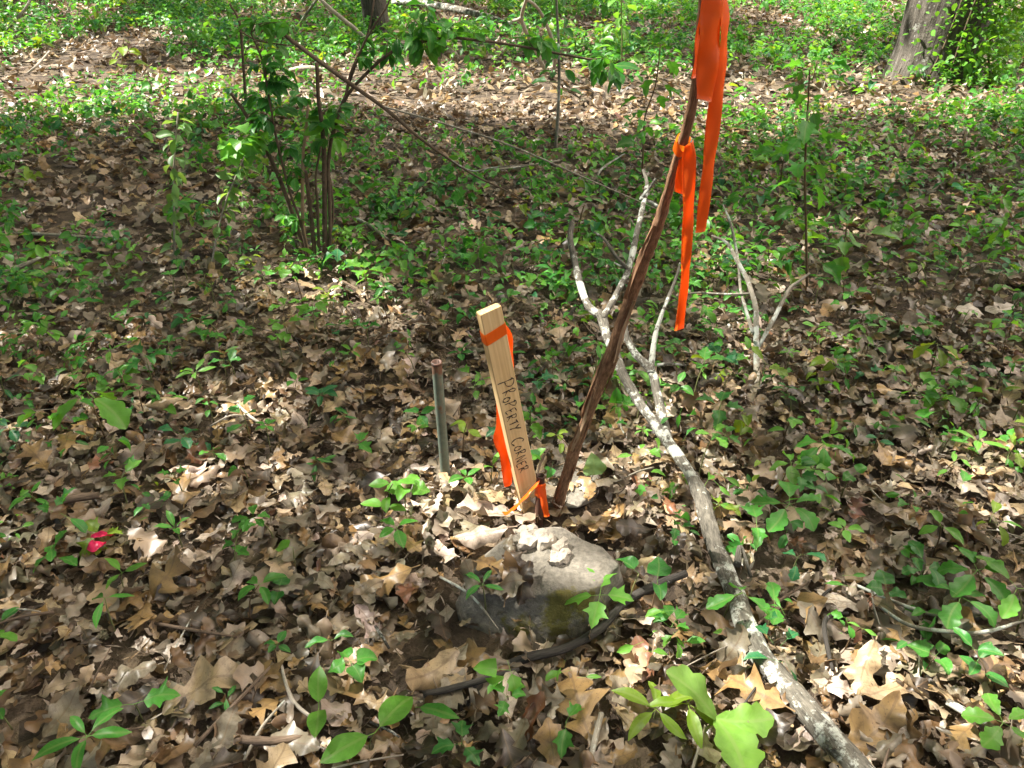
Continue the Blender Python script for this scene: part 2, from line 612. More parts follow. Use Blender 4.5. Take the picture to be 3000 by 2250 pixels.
def w_heart(t):
    return 0.50 * (1 - (1 - min(1, t / 0.34)) ** 2) ** 0.5 if t < 0.34 else 0.50 * (1 - ((t - 0.34) / 0.66) ** 1.55) ** 0.9


def w_scallop(t):
    env = 0.33 * math.sin(math.pi * min(1.0, 0.04 + 0.95 * t ** 1.35)) ** 0.75
    return env * (0.66 + 0.34 * abs(math.sin(math.pi * t * 3.5)) ** 0.8)


SHAPES = {'oval': (w_oval, 0.10), 'lance': (w_lance, 0.05), 'whiteoak': (w_whiteoak, 0.30), 'redoak': (w_redoak, 0.42),
          'maple': (w_maple, 0.36), 'heart': (w_heart, -0.22), 'scallop': (w_scallop, 0.18)}


def leaf_grid(shape, nst, ncol, roll=0.0, bend=0.0, twist=0.0, ripple=0.0, rg=None, stalk=0.0, skew=0.0, crumple=0.0, fold=0.0):
    """one leaf of length 1 along +y, base at the origin; returns verts, quads, uv"""
    wf, sweep = SHAPES[shape]
    rg = rg or rng
    v, uv = [], []
    ph, fr = rg.uniform(0, 6.28), rg.uniform(7, 13)
    so = rg.uniform(0, 50)
    for i in range(nst):
        t = i / (nst - 1)
        w = max(0.004, wf(t))
        jl, jr = (1 + rg.uniform(-0.32, 0.22), 1 + rg.uniform(-0.32, 0.22)) if crumple else (1, 1)
        for j in range(ncol):
            s = 2.0 * j / (ncol - 1) - 1.0
            x = s * w * (jl if s < 0 else jr)
            y = t + sweep * abs(x) * (1 - 0.35 * t)
            z = fold * abs(x) + ripple * abs(s) * w * math.sin(fr * t + ph + (1.3 if s > 0 else 0))
            if crumple:
                z += crumple * mnoise.noise(Vector((x * 4 + so, y * 4, so)))
            x += skew * math.sin(math.pi * t) * 0.12
            if abs(roll) > 1e-4:
                a = x * roll
                x, z = math.sin(a) / roll - z * math.sin(a), (1 - math.cos(a)) / roll + z * math.cos(a)
            if abs(bend) > 1e-4:
                a = y * bend
                y, z = math.sin(a) / bend - z * math.sin(a), (1 - math.cos(a)) / bend + z * math.cos(a)
            if twist:
                a = twist * (t - 0.4)
                x, z = x * math.cos(a) - z * math.sin(a), x * math.sin(a) + z * math.cos(a)
            v.append((x, y, z))
            uv.append((0.5 + 0.5 * s * w / 0.5, t))
    q = []
    for i in range(nst - 1):
        for j in range(ncol - 1):
            a = i * ncol + j
            q.append((a, a + 1, a + 1 + ncol, a + ncol))
    v, q, uv = np.array(v), np.array(q), np.array(uv)
    if stalk:
        k = len(v)
        sv = np.array([(-0.012, -stalk, 0.0), (0.012, -stalk, 0.0), (0.008, 0.02, 0.0), (-0.008, 0.02, 0.0)])
        v, q = np.vstack([v, sv]), np.vstack([q, [(k, k + 1, k + 2, k + 3)]])
        uv = np.vstack([uv, [(0.5, 0)] * 4])
    return v, q, uv


def dead_variants(count, nst, ncol, rg):
    out = []
    for k in range(count):
        sh = rg.choices(['whiteoak', 'redoak', 'oval', 'scallop', 'maple'], [0.34, 0.17, 0.26, 0.20, 0.03])[0]
        curled = rg.random()
        roll = rg.choice((-1, 1)) * (rg.uniform(0.2, 1.8) if curled < 0.62 else rg.uniform(3.0, 8.0))
        bend = rg.choice((-1, 1)) * rg.uniform(0.0, 1.0)
        v, q, uv = leaf_grid(sh, nst, ncol, roll, bend, rg.uniform(-0.7, 0.7), rg.uniform(0.1, 0.5), rg, 0.14 if nst > 12 else 0.0, rg.uniform(-1, 1), 0.09)
        v = v - np.array([0, 0.5, np.median(v[:, 2])])
        out.append((v, q, uv, sh, 'curled' if curled >= 0.62 else 'flat'))
    return out


DEAD_PALETTE = [('golden tan', (0.265, 0.165, 0.064), 0.18), ('pale tan', (0.345, 0.250, 0.140), 0.14), ('grey-brown', (0.175, 0.146, 0.098), 0.28),
                ('brown', (0.145, 0.085, 0.037), 0.18), ('dark brown', (0.045, 0.031, 0.019), 0.15), ('pinkish grey', (0.42, 0.335, 0.265), 0.08),
                ('rust-coloured', (0.18, 0.072, 0.033), 0.012)]
DEAD_W = np.array([p[2] for p in DEAD_PALETTE])
DEAD_W = DEAD_W / DEAD_W.sum()
DEAD_C = np.array([p[1] for p in DEAD_PALETTE])


def rot_np(yaw, tx, ty, flip):
    cz, sz, cx, sx, cy, sy = np.cos(yaw), np.sin(yaw), np.cos(tx), np.sin(tx), np.cos(ty), np.sin(ty)
    Z = np.zeros_like(yaw)
    O = np.ones_like(yaw)
    Rz = np.stack([np.stack([cz, -sz, Z], -1), np.stack([sz, cz, Z], -1), np.stack([Z, Z, O], -1)], -2)
    Rx = np.stack([np.stack([O, Z, Z], -1), np.stack([Z, cx, -sx], -1), np.stack([Z, sx, cx], -1)], -2)
    Ry = np.stack([np.stack([cy, Z, sy], -1), np.stack([Z, O, Z], -1), np.stack([-sy, Z, cy], -1)], -2)
    R = Rx @ Ry @ Rz
    R[flip, :, 1] *= -1
    R[flip, :, 2] *= -1
    return R


def scatter_mesh(variants, pos, scale, yaw, tx, ty, tint, name, mat, flip=None):
    n = len(pos)
    if flip is None:
        flip = np.zeros(n, dtype=bool)
    R = rot_np(yaw, tx, ty, flip) * scale[:, None, None]
    pick = nrng.integers(0, len(variants), n)
    V, Q, U, T = [], [], [], []
    off = 0
    for k, (v, q, uv) in enumerate([x[:3] for x in variants]):
        ids = np.nonzero(pick == k)[0]
        if len(ids) == 0:
            continue
        P = np.einsum('nij,vj->nvi', R[ids], v) + pos[ids][:, None, :]
        m = len(v)
        V.append(P.reshape(-1, 3))
        Q.append((q[None] + (np.arange(len(ids)) * m)[:, None, None] + off).reshape(-1, 4))
        U.append(np.tile(uv, (len(ids), 1)))
        T.append(np.repeat(tint[ids], m, axis=0))
        off += m * len(ids)
    return np_mesh(name, np.vstack(V), np.vstack(Q), np.vstack(U), np.vstack(T), mat)


def half_width(y):
    return 0.642 * (0.839 * np.asarray(y) + 0.817)


# ------------------------------------------------------------------ labels that single a thing out
LANDMARKS = []


def landmark(name, p):
    LANDMARKS.append((name, p[0], p[1]))


NUMS = ['closest', 'second closest', 'third closest', 'fourth closest', 'fifth closest', 'sixth closest', 'seventh closest', 'eighth closest', 'ninth closest', 'tenth closest',
        'eleventh closest', 'twelfth closest', 'thirteenth closest', 'fourteenth closest', 'fifteenth closest', 'sixteenth closest']
PENDING = []


def label_later(o, what, cat, group, x, y):
    PENDING.append((o, what, cat, group, x, y))


def settle_labels():
    """each thing is told by its look and its rank beside the nearest landmark"""
    buckets = {}
    for it in PENDING:
        o, what, cat, group, x, y = it
        d, nm, lx, ly = min((math.hypot(x - a, y - b), n, a, b) for n, a, b in LANDMARKS)
        dx, dy = x - lx, y - ly
        rel = ('right of' if dx > 0 else 'left of') if abs(dx) > abs(dy) else ('behind' if dy > 0 else 'in front of')
        buckets.setdefault((what, rel, nm), []).append((d, it))
    for (what, rel, nm), L in buckets.items():
        L.sort(key=lambda p: p[0])
        for k, (d, it) in enumerate(L):
            rank = NUMS[k] if k < len(NUMS) else 'farther off'
            tag(it[0], f'{what}, {rank} {rel} the {nm}' if len(L) > 1 else f'{what} {rel} the {nm}', it[2], it[3])


for nm, p in (('wooden stake', gp(1560, 1505)), ('grey pipe', gp(1307, 1408)), ('mossy rock', gp(1600, 1760)), ('leaning brown stick', gp(1700, 1480)),
              ('grey log', gp(2300, 1990)), ('pink tape scrap', gp(285, 1590)), ('multi-stemmed shrub', gp(930, 770)), ('forked grey branch', gp(1900, 1250)),
              ('dry forked twig', gp(2217, 1070)), ('ivy-clad trunk', gp(2700, 240)), ('bottom left corner', gp(150, 2200)), ('bottom right corner', gp(2850, 2200)),
              ('right edge', gp(2900, 1400)), ('left edge', gp(100, 1150)), ('bottom edge midpoint', gp(1450, 2230)), ('pale upright sprout', gp(510, 760)),
              ('slim sapling', gp(2370, 860)), ('sunlit patch at left', gp(720, 1270))):
    landmark(nm, p)

# ------------------------------------------------------------------ the forest floor
def build_ground():
    nx, ny = 150, 150
    xs = np.sign(np.linspace(-1, 1, nx)) * (np.abs(np.linspace(-1, 1, nx)) ** 2.4) * 90
    ys = -20 + (np.linspace(0, 1, ny) ** 2.2) * 150
    ys = np.concatenate([np.linspace(-30, 0.2, 12), np.linspace(0.3, 5, 70), 5 + np.linspace(0.01, 1, 60) ** 2.2 * 140])
    X, Y = np.meshgrid(xs, ys)
    Z = hgt_np(X, Y) - 0.004
    v = np.stack([X, Y, Z], -1).reshape(-1, 3)
    n, m = len(ys), nx
    a = (np.arange(n - 1)[:, None] * m + np.arange(m - 1)[None]).ravel()
    q = np.stack([a, a + 1, a + 1 + m, a + m], -1)
    o = link_obj('ground', np_mesh('ground', v, q, mat=M_GROUND))
    o['kind'] = 'structure'
    tag(o, 'dark leaf mould of the forest floor under the litter', 'ground')


build_ground()

# shade map: where the tree crowns above leave gaps for the sun (centre and half-axes in metres on the ground, strength)
GAPS = []


def gap(x0, y0, x1, y1, s):
    a, b = gp(x0, (y0 + y1) / 2), gp(x1, (y0 + y1) / 2)
    c, d = gp((x0 + x1) / 2, y0), gp((x0 + x1) / 2, y1)
    GAPS.append(((a.x + b.x) / 2, (c.y + d.y) / 2, abs(b.x - a.x) / 2 * 1.1 + 0.04, abs(c.y - d.y) / 2 * 1.1 + 0.04, s))


for g in ((-400, 200, 480, 345, 1.0), (200, 215, 780, 345, 1.0), (640, 190, 1180, 300, 1.0), (780, 200, 1420, 315, 1.0), (1330, 205, 2120, 345, 1.0), (1780, 300, 2320, 420, 0.6), (2040, 245, 2600, 340, 1.0),
          (2460, 245, 3100, 340, 1.0), (2600, 350, 3000, 420, 0.5), (-100, 30, 300, 100, 0.7), (-300, 130, 300, 200, 0.6), (1100, -120, 2100, -20, 0.9), (2080, -30, 2600, 60, 0.8), (2750, -40, 3300, 60, 0.9),
          (500, 100, 1200, 160, 0.5), (1300, 80, 1800, 140, 0.55), (2700, 150, 3000, 200, 0.6),
          (830, 780, 1060, 900, 0.95), (960, 860, 1240, 960, 0.85), (600, 1190, 840, 1320, 1.0), (440, 1180, 640, 1260, 0.3),
          (1180, 1395, 1540, 1540, 0.9), (1420, 1480, 1800, 1660, 0.95), (1010, 1500, 1330, 1680, 0.42), (1880, 1350, 2220, 1440, 0.8), (1980, 1400, 2110, 1530, 1.0), (1750, 1600, 2000, 1760, 0.42), (2150, 1600, 2380, 1680, 0.6),
          (2060, 700, 2330, 860, 0.55), (2080, 900, 2230, 1130, 0.6), (2300, 660, 2520, 720, 0.4), (1600, 720, 1760, 820, 0.4), (2650, 1330, 3050, 1440, 0.7), (2440, 1430, 2700, 1520, 0.5),
          (1980, 1960, 2420, 2300, 0.9), (1880, 1880, 2480, 2300, 0.42), (2250, 1740, 2750, 2000, 0.42), (2380, 1980, 2700, 2080, 0.8), (2500, 2000, 3100, 2300, 0.45), (1450, 1980, 1900, 2300, 0.42), (1560, 2080, 1720, 2160, 0.8), (1180, 1750, 1500, 1950, 0.42), (900, 1920, 1300, 2300, 0.38), (960, 2000, 1060, 2060, 0.8), (620, 1570, 780, 1640, 0.6),
          (560, 2180, 900, 2300, 0.42), (-40, 1900, 200, 1980, 0.42), (2490, 490, 2560, 540, 0.8), (1950, 560, 2120, 700, 0.35), (650, 620, 800, 690, 0.5), (1640, 900, 1830, 1010, 0.3), (1830, 1740, 2150, 1960, 0.42),
          (1250, 600, 1420, 700, 0.3)):
    gap(*g)
GAPS_NP = np.array(GAPS)
# the crown opens so that the sun reaches the top of the stake and the ribbons as well
sx0, sy0 = SUN_SLOPE


def upright_gap(px, py, Y, r, s):
    p = yp(px, py, Y)
    GAPS.append((p.x - sx0 * p.z, p.y - sy0 * p.z, r, r, s))


for a in ((1440, 900, 1.63, 0.10, 1.0), (1450, 1050, 1.64, 0.10, 0.9), (1480, 1200, 1.65, 0.10, 0.9), (2080, 300, 1.3, 0.12, 0.7), (2080, 80, 1.28, 0.12, 0.7), (2000, 620, 1.36, 0.08, 0.4), (510, 420, 3.3, 0.12, 0.9), (510, 560, 3.3, 0.12, 0.9), (660, 560, 3.2, 0.15, 0.9), (700, 480, 3.2, 0.12, 0.8), (1690, 800, 2.3, 0.10, 0.9), (1850, 740, 2.35, 0.12, 0.9), (1775, 950, 2.1, 0.10, 0.9), (1890, 560, 2.5, 0.10, 0.9), (1850, 1150, 1.95, 0.10, 0.8), (2210, 900, 2.5, 0.12, 0.8)):
    upright_gap(*a)
GAPS_NP = np.array(GAPS)


def gap_at(x, y):
    g = GAPS_NP
    best = np.zeros_like(x)
    for cx, cy, ax, ay, s in g:
        d = ((x - cx) / ax) ** 2 + ((y - cy) / ay) ** 2
        best = np.maximum(best, s * np.clip((1.5 - d) * 1.6, 0, 1) ** 0.5)
    return best


# ------------------------------------------------------------------ trees
def build_trees():
    specs = [
        # name, label, base, trunk radius, height, in view
        ('oak_tree', 'stout oak trunk with flared foot and climbing greenery at upper right', gp(2725, 225), 0.315, 12.0, True),
        ('slim_tree', 'slim grey-brown tree trunk at the top edge behind the shrub', gp(1105, 105), 0.125, 10.5, True),
        ('maple_tree', 'tall maple standing outside the left edge of the view', Vector((-6.4, 4.6, 0)), 0.22, 12.0, False),
        ('hickory_tree', 'tall hickory standing beyond the upper left corner of the view', Vector((-9.6, 9.6, 0)), 0.25, 13.0, False),
        ('beech_tree', 'tall beech standing beyond the top edge of the view', Vector((-2.6, 15.5, 0)), 0.24, 12.5, False),
        ('unseen_tree_right', 'unseen tree added outside the right edge to filter and green the skylight', Vector((7.5, 3.5, 0)), 0.22, 12.0, False),  # unseen, added so its crown screens blue sky and scatters green light
        ('unseen_tree_behind', 'unseen tree added behind the viewer to filter and green the skylight', Vector((1.5, -5.0, 0)), 0.22, 12.0, False),  # likewise unseen, added for the green filtered light of its leaves
    ]
    bases = [s[2] for s in specs]
    # leaf positions: each leaf hangs where its shadow falls on the floor in view, except in the gaps
    n = 260000
    gx, gy = nrng.uniform(-9.0, 17.0, n), nrng.uniform(-8.0, 19.0, n)
    near = (np.abs(gx) < half_width(np.maximum(gy, 0.5)) + 2.0) & (gy > -0.5) & (gy < 17)
    near |= nrng.random(n) < 0.20  # thin surrounding crown, added to cut blue skylight and pass green
    gx, gy = gx[near], gy[near]
    # twigs carry leaves in clusters
    cl = nrng.integers(0, len(gx), len(gx))
    k = nrng.random(len(gx)) < 0.6
    gx = np.where(k, gx[cl] + nrng.normal(0, 0.16, len(gx)), gx)
    gy = np.where(k, gy[cl] + nrng.normal(0, 0.16, len(gx)), gy)
    h = nrng.uniform(6.8, 10.6, len(gx))
    lit = gap_at(gx, gy)
    open_far = np.clip((gy - 4.8) / 1.5, 0, 1) * (0.36 + 0.30 * np.sin(gx * 2.1 + gy * 0.7) * np.sin(gy * 1.7 - gx * 0.6))     # unseen crowns thinned farther off so dappled sun gets through
    lit = np.maximum(lit, open_far)
    keep = nrng.random(len(gx)) > lit * 1.0
    keep &= ~((lit > 0.5) & (nrng.random(len(gx)) < 0.93))
    gx, gy, h = gx[keep], gy[keep], h[keep]
    pos = np.stack([gx + sx0 * h, gy + sy0 * h, h], -1)
    # ordinary crown leaves of the two trees in view
    extra = []
    for b, cnt, rad in ((bases[0], 5000, 2.6), (bases[1], 1500, 1.6)):
        u = nrng.normal(0, 1, (cnt, 3))
        u /= np.linalg.norm(u, axis=1)[:, None]
        u *= rad * nrng.random(cnt)[:, None] ** 0.4
        e = u + np.array([b.x + 0.8, b.y + 1.5, 10.0])
        e[:, 2] = np.maximum(e[:, 2], 7.5)
        extra.append(e)
    owner = np.argmin(np.stack([(pos[:, 0] - b.x) ** 2 + (pos[:, 1] - b.y) ** 2 + (8.0 if i < 2 else 0.0) for i, b in enumerate(bases)]), axis=0)
    sets = [pos[owner == i] for i in range(len(specs))]
    sets[0] = np.vstack([sets[0], extra[0]])
    sets[1] = np.vstack([sets[1], extra[1]])
    lv = [leaf_grid(s, 3, 2, rng.uniform(-1, 1), rng.uniform(-0.6, 0.6), 0, 0.1) + (s,) for s in ('scallop', 'oval', 'scallop', 'scallop')]
    for i, (nm, lab, b, r, H, seen) in enumerate(specs):
        b = Vector((b.x, b.y, hgt(b.x, b.y) - 0.03))
        root = tag(empty(nm, b), lab, 'tree')
        t = Tubes()
        lean = Vector((rng.uniform(-0.02, 0.03), rng.uniform(0, 0.03), 0))
        if i == 0:
            pts = [b + Vector((0.0, 0, -0.1)), b + Vector((0.0, 0, 0.10)), b + Vector((-0.01, 0, 0.35)), b + Vector((0.0, 0.02, 0.9)), b + Vector((0.06, 0.05, 2.0)), b + Vector((0.15, 0.3, 5.0)), b + Vector((0.3, 0.6, 8)), b + Vector((0.4, 0.8, H))]
            t.add(pts, [r * 1.35, r * 1.20, r * 1.06, r * 1.0, r * 0.93, r * 0.75, r * 0.5, r * 0.12], 28, 6, 0.16, 3.1)
        else:
            pts = [b + Vector((0, 0, -0.1)), b + Vector((0, 0, 0.15)), b + lean * 10 + Vector((0, 0, 1.2)), b + lean * 60 + Vector((0, 0, 5)), b + lean * 110 + Vector((0, 0, 8)), b + lean * 140 + Vector((0, 0, H))]
            t.add(pts, [r * 1.4, r * 1.1, r, r * 0.8, r * 0.5, r * 0.1], 14, 5, 0.1, i * 7.7)
        t.build('trunk', M_TRUNK, root)
        if len(sets[i]):
            ctr = sets[i].mean(axis=0)
            for kk in range(6 if i != 1 else 4):
                tgt = Vector(sets[i][nrng.integers(0, len(sets[i]))])
                z0 = rng.uniform(0.38, 0.6) * H
                st = b + lean * (z0 * 12) + Vector((0, 0, z0)) if i else b + Vector((0.2, 0.4, z0))
                mid = st.lerp(tgt, 0.5) + Vector((rng.uniform(-0.3, 0.3), rng.uniform(-0.3, 0.3), 0.5))
                Tubes().add([st, mid, tgt], [r * 0.24, r * 0.12, 0.010], 7, 6, 0.1, kk).build('limb', M_TRUNK, root)
            m = len(sets[i])
            tint = np.array([0.075, 0.16, 0.028]) * nrng.uniform(0.75, 1.3, (m, 1)) * nrng.uniform(0.9, 1.1, (m, 3))
            me = scatter_mesh(lv, sets[i] - np.array(b), nrng.uniform(0.13, 0.23, m), nrng.uniform(0, 6.28, m), nrng.normal(0, 0.5, m), nrng.normal(0, 0.5, m), tint, 'crown', M_GREEN_ATT)
            link_obj('crown', me, root)
    return bases


TREE_BASES = build_trees()

# ------------------------------------------------------------------ leaf litter
def litter_points(y0, y1, dens, margin):
    area_w = float(half_width(y1)) + margin
    n = int(dens * 2 * area_w * (y1 - y0))
    y = nrng.uniform(y0, y1, n)
    x = nrng.uniform(-area_w, area_w, n)
    k = np.abs(x) < half_width(y) + margin
    return x[k], y[k]


ROCK_C = gp(1580, 1725)


def litter():
    lods = ((0.45, 2.7, 860, 0.85, 13, 5, (0.025, 0.118), 0.27, 0.048), (2.7, 6.2, 460, 1.2, 9, 3, (0.03, 0.115), 0.34, 0.05), (6.2, 15.0, 165, 2.6, 4, 3, (0.06, 0.14), 0.36, 0.05))
    V, names = [], ('near', 'mid', 'far')
    root = None
    meshes = []
    for (y0, y1, dens, mg, nst, ncol, sz, tilt, zr) in lods:
        x, y = litter_points(y0, y1, dens, mg)
        n = len(x)
        lay = nrng.random(n)
        z = hgt_np(x, y) + 0.004 + lay * zr
        d = np.hypot((x - ROCK_C.x) / 0.235, (y - ROCK_C.y) / 0.165)
        ok = ~((d < 1.0))
        x, y, z, lay, n = x[ok], y[ok], z[ok], lay[ok], int(ok.sum())
        pal = nrng.choice(len(DEAD_PALETTE), n, p=DEAD_W)
        tint = DEAD_C[pal] * nrng.uniform(0.72, 1.22, (n, 1)) * nrng.uniform(0.94, 1.06, (n, 3))
        me = scatter_mesh(dead_variants(48 if nst > 9 else 28, nst, ncol, random.Random(nst)), np.stack([x, y, z], -1), sz[0] + (sz[1] - sz[0]) * nrng.random(n) ** 1.6, nrng.uniform(0, 6.28, n),
                          nrng.normal(0, tilt, n), nrng.normal(0, tilt, n), tint, 'leaf_litter', M_DEAD_ATT, nrng.random(n) < 0.4)
        meshes.append(me)
    o = link_obj('leaf_litter', meshes[0])
    tag(o, 'thick brown litter of dead leaves over the near forest floor', 'leaf litter', kind='stuff')
    o = link_obj('leaf_litter', meshes[1])
    tag(o, 'brown litter of dead leaves round and behind the shrub', 'leaf litter', kind='stuff')
    o = link_obj('leaf_litter', meshes[2])
    tag(o, 'distant dead leaves covering the forest floor near the trunks', 'leaf litter', kind='stuff')
    # crumbs: broken leaf bits and short bits of twig
    n = 9000
    x, y = litter_points(0.5, 3.0, 1100, 0.4)
    n = len(x)
    bits = [leaf_grid('oval', 4, 3, rng.uniform(-6, 6), rng.uniform(-2, 2), 0, 0.4, rng, 0, 0, 0.1) for _ in range(5)] + [leaf_grid('lance', 4, 3, rng.uniform(5, 12), rng.uniform(-1, 1), 0, 0.2, rng) for _ in range(6)]
    bits = [(v * np.array([1.0 if i < 5 else 0.35, 1, 1]), q, u) for i, (v, q, u) in enumerate(bits)]
    pal = nrng.choice(len(DEAD_PALETTE), n, p=DEAD_W)
    tint = DEAD_C[pal] * nrng.uniform(0.5, 1.1, (n, 1))
    me = scatter_mesh(bits, np.stack([x, y, hgt_np(x, y) + nrng.uniform(0.01, 0.05, n)], -1), nrng.uniform(0.010, 0.045, n), nrng.uniform(0, 6.28, n), nrng.normal(0, 0.5, n), nrng.normal(0, 0.5, n), tint, 'leaf_crumbs', M_DEAD_ATT)
    tag(link_obj('leaf_crumbs', me), 'broken crumbs of dead leaves strewn through the litter', 'leaf debris', kind='stuff')


litter()

DEAD_KIND = {'whiteoak': 'round-lobed dead leaf', 'redoak': 'sharp-lobed dead leaf', 'oval': 'oval dead leaf', 'scallop': 'wavy-edged dead leaf', 'maple': 'star-shaped dead leaf'}
NEAR_VARIANTS = []
for (v, q, uv, sh, st) in dead_variants(60, 15, 5, random.Random(5)):
    NEAR_VARIANTS.append((np_mesh('dead_leaf_' + sh, v, q, uv, mat=M_DEAD_OBJ), sh, st, -float(v[:, 2].min())))


def dead_leaf(x, y, z, size, yaw, tx, ty, colour, pick=None, label=None):
    me, sh, st, low = NEAR_VARIANTS[pick if pick is not None else rng.randrange(len(NEAR_VARIANTS))]
    o = link_obj('dead_leaf', me)
    o.location = (x, y, z)
    q = Quaternion((1, 0, 0), tx) @ Quaternion((0, 1, 0), ty) @ Quaternion((0, 0, 1), yaw)
    o.rotation_euler = q.to_euler()
    o.scale = (size, size, size)
    nm, c, _ = DEAD_PALETTE[colour]
    j = rng.uniform(0.85, 1.2)
    o.color = (c[0] * j, c[1] * j, c[2] * j, 1)
    if label:
        tag(o, label, 'dead leaf', 'dead leaves lying on top of the litter')
    else:
        label_later(o, f'{st} {nm} {DEAD_KIND[sh]}', 'dead leaf', 'dead leaves lying on top of the litter', x, y)
    return o


def find_variant(sh, st, k=0):
    L = [i for i, v in enumerate(NEAR_VARIANTS) if v[1] == sh and v[2] == st]
    return L[k % len(L)] if L else 0


def top_leaves():
    placed = []
    special = [  # px, py, size, yaw, colour, shape, state, label
        (1700, 2060, 0.17, 0.2, 0, 'redoak', 'flat', 'large golden tan sharp-lobed oak leaf below the mossy rock'),
        (470, 1690, 0.17, -0.7, 0, 'redoak', 'flat', 'large golden tan oak leaf lying right of the pink tape scrap'),
        (600, 2020, 0.18, -1.0, 1, 'whiteoak', 'flat', 'broad pale tan oak leaf between straight twig and pink scrap'),
        (110, 1340, 0.12, 0.8, 0, 'redoak', 'flat', 'orange-tan pointed oak leaf near the left edge'),
        (540, 1420, 0.15, 0.3, 0, 'redoak', 'flat', 'golden oak leaf standing out below the sunlit patch at left'),
        (2900, 1950, 0.14, -1.2, 3, 'redoak', 'flat', 'brown sharp-lobed oak leaf under the seedling at lower right'),
        (1250, 1960, 0.16, 2.2, 1, 'scallop', 'curled', 'pale curled broad leaf left of the dark stick under the rock'),
        (1420, 1490, 0.15, 1.4, 5, 'whiteoak', 'curled', 'curled pinkish grey oak leaf just in front of the stake'),
        (1400, 1570, 0.16, 1.6, 5, 'oval', 'curled', 'long curled pale leaf on the left end of the rock'),
        (1960, 1480, 0.09, 0.4, 6, 'maple', 'curled', 'dark rusty red crumpled leaf right of the leaning stick'),
        (1650, 990, 0.15, 0.4, 1, 'redoak', 'flat', 'large pale tan oak leaf behind the stake and left of the stick'),
        (2540, 1960, 0.125, 2.6, 1, 'scallop', 'curled', 'broad veined pale leaf between the log and bent twig'),
        (2200, 2010, 0.15, 0.9, 0, 'redoak', 'flat', 'tan sharp-lobed oak leaf touching the left side of the log'),
        (2560, 2110, 0.17, -0.9, 0, 'oval', 'flat', 'long smooth tan leaf right of the log at lower right'),
        (1120, 1700, 0.15, 1.9, 0, 'whiteoak', 'curled', 'tan rolled oak leaf left of the mossy rock'),
    ]
    for px, py, sz, yaw, c, sh, st, lab in special:
        p = gp(px, py, 0.055)
        dead_leaf(p.x, p.y, p.z, sz, yaw, 0.15, -0.1, c, find_variant(sh, st, len(placed)), lab)
        placed.append((p.x, p.y))
    for k in range(10):        # leaves lying on the left and back of the rock
        p = gp(1390 + 150 * rng.random(), 1575 + 150 * rng.random(), 0.108 + rng.uniform(0, 0.015))
        dead_leaf(p.x, p.y, p.z, rng.uniform(0.06, 0.12), rng.uniform(0, 6.28), rng.gauss(0.1, 0.3), rng.gauss(-0.1, 0.3), int(nrng.choice(len(DEAD_PALETTE), p=DEAD_W)))
    left = 273
    tries = 0
    while left and tries < 20000:
        tries += 1
        y = 0.72 + 1.55 * rng.random() ** 1.25
        x = rng.uniform(-1, 1) * (float(half_width(y)) + 0.02)
        if math.hypot((x - ROCK_C.x) / 0.21, (y - ROCK_C.y) / 0.16) < 1:
            continue
        if any((x - a) ** 2 + (y - b) ** 2 < 0.055 ** 2 for a, b in placed):
            continue
        c = int(nrng.choice(len(DEAD_PALETTE), p=DEAD_W))
        dead_leaf(x, y, hgt(x, y) + rng.uniform(0.042, 0.058), rng.uniform(0.055, 0.128), rng.uniform(0, 6.28), rng.gauss(0, 0.24), rng.gauss(0, 0.24), c)
        placed.append((x, y))
        left -= 1


top_leaves()

# ------------------------------------------------------------------ wooden survey stake with its lettering
GLYPHS = {
    'P': [[(0.05, 0), (0.12, 0.5), (0.18, 1.0)], [(0.0, 0.92), (0.3, 1.06), (0.72, 0.95), (0.85, 0.72), (0.6, 0.5), (0.14, 0.46)]],
    'R': [[(0.08, 0), (0.14, 0.95)], [(0.0, 0.88), (0.35, 1.02), (0.7, 0.85), (0.55, 0.58), (0.15, 0.48), (0.45, 0.25), (0.85, 0.0)]],
    'O': [[(0.45, 0.98), (0.12, 0.7), (0.14, 0.25), (0.45, 0.02), (0.8, 0.25), (0.82, 0.7), (0.5, 0.98), (0.38, 0.92)]],
    'E': [[(0.8, 0.98), (0.15, 0.95), (0.1, 0.5), (0.12, 0.04), (0.85, 0.02)], [(0.12, 0.5), (0.65, 0.54)]],
    'T': [[(0.0, 0.95), (0.95, 1.0)], [(0.5, 0.98), (0.45, 0.0)]],
    'Y': [[(0.05, 1.0), (0.4, 0.52)], [(0.9, 1.0), (0.45, 0.5), (0.25, 0.0)]],
    'C': [[(0.85, 0.85), (0.55, 1.02), (0.15, 0.75), (0.08, 0.35), (0.35, 0.02), (0.9, 0.12)]],
    'N': [[(0.08, 0.0), (0.14, 0.98), (0.75, 0.03), (0.88, 1.0)]],
}


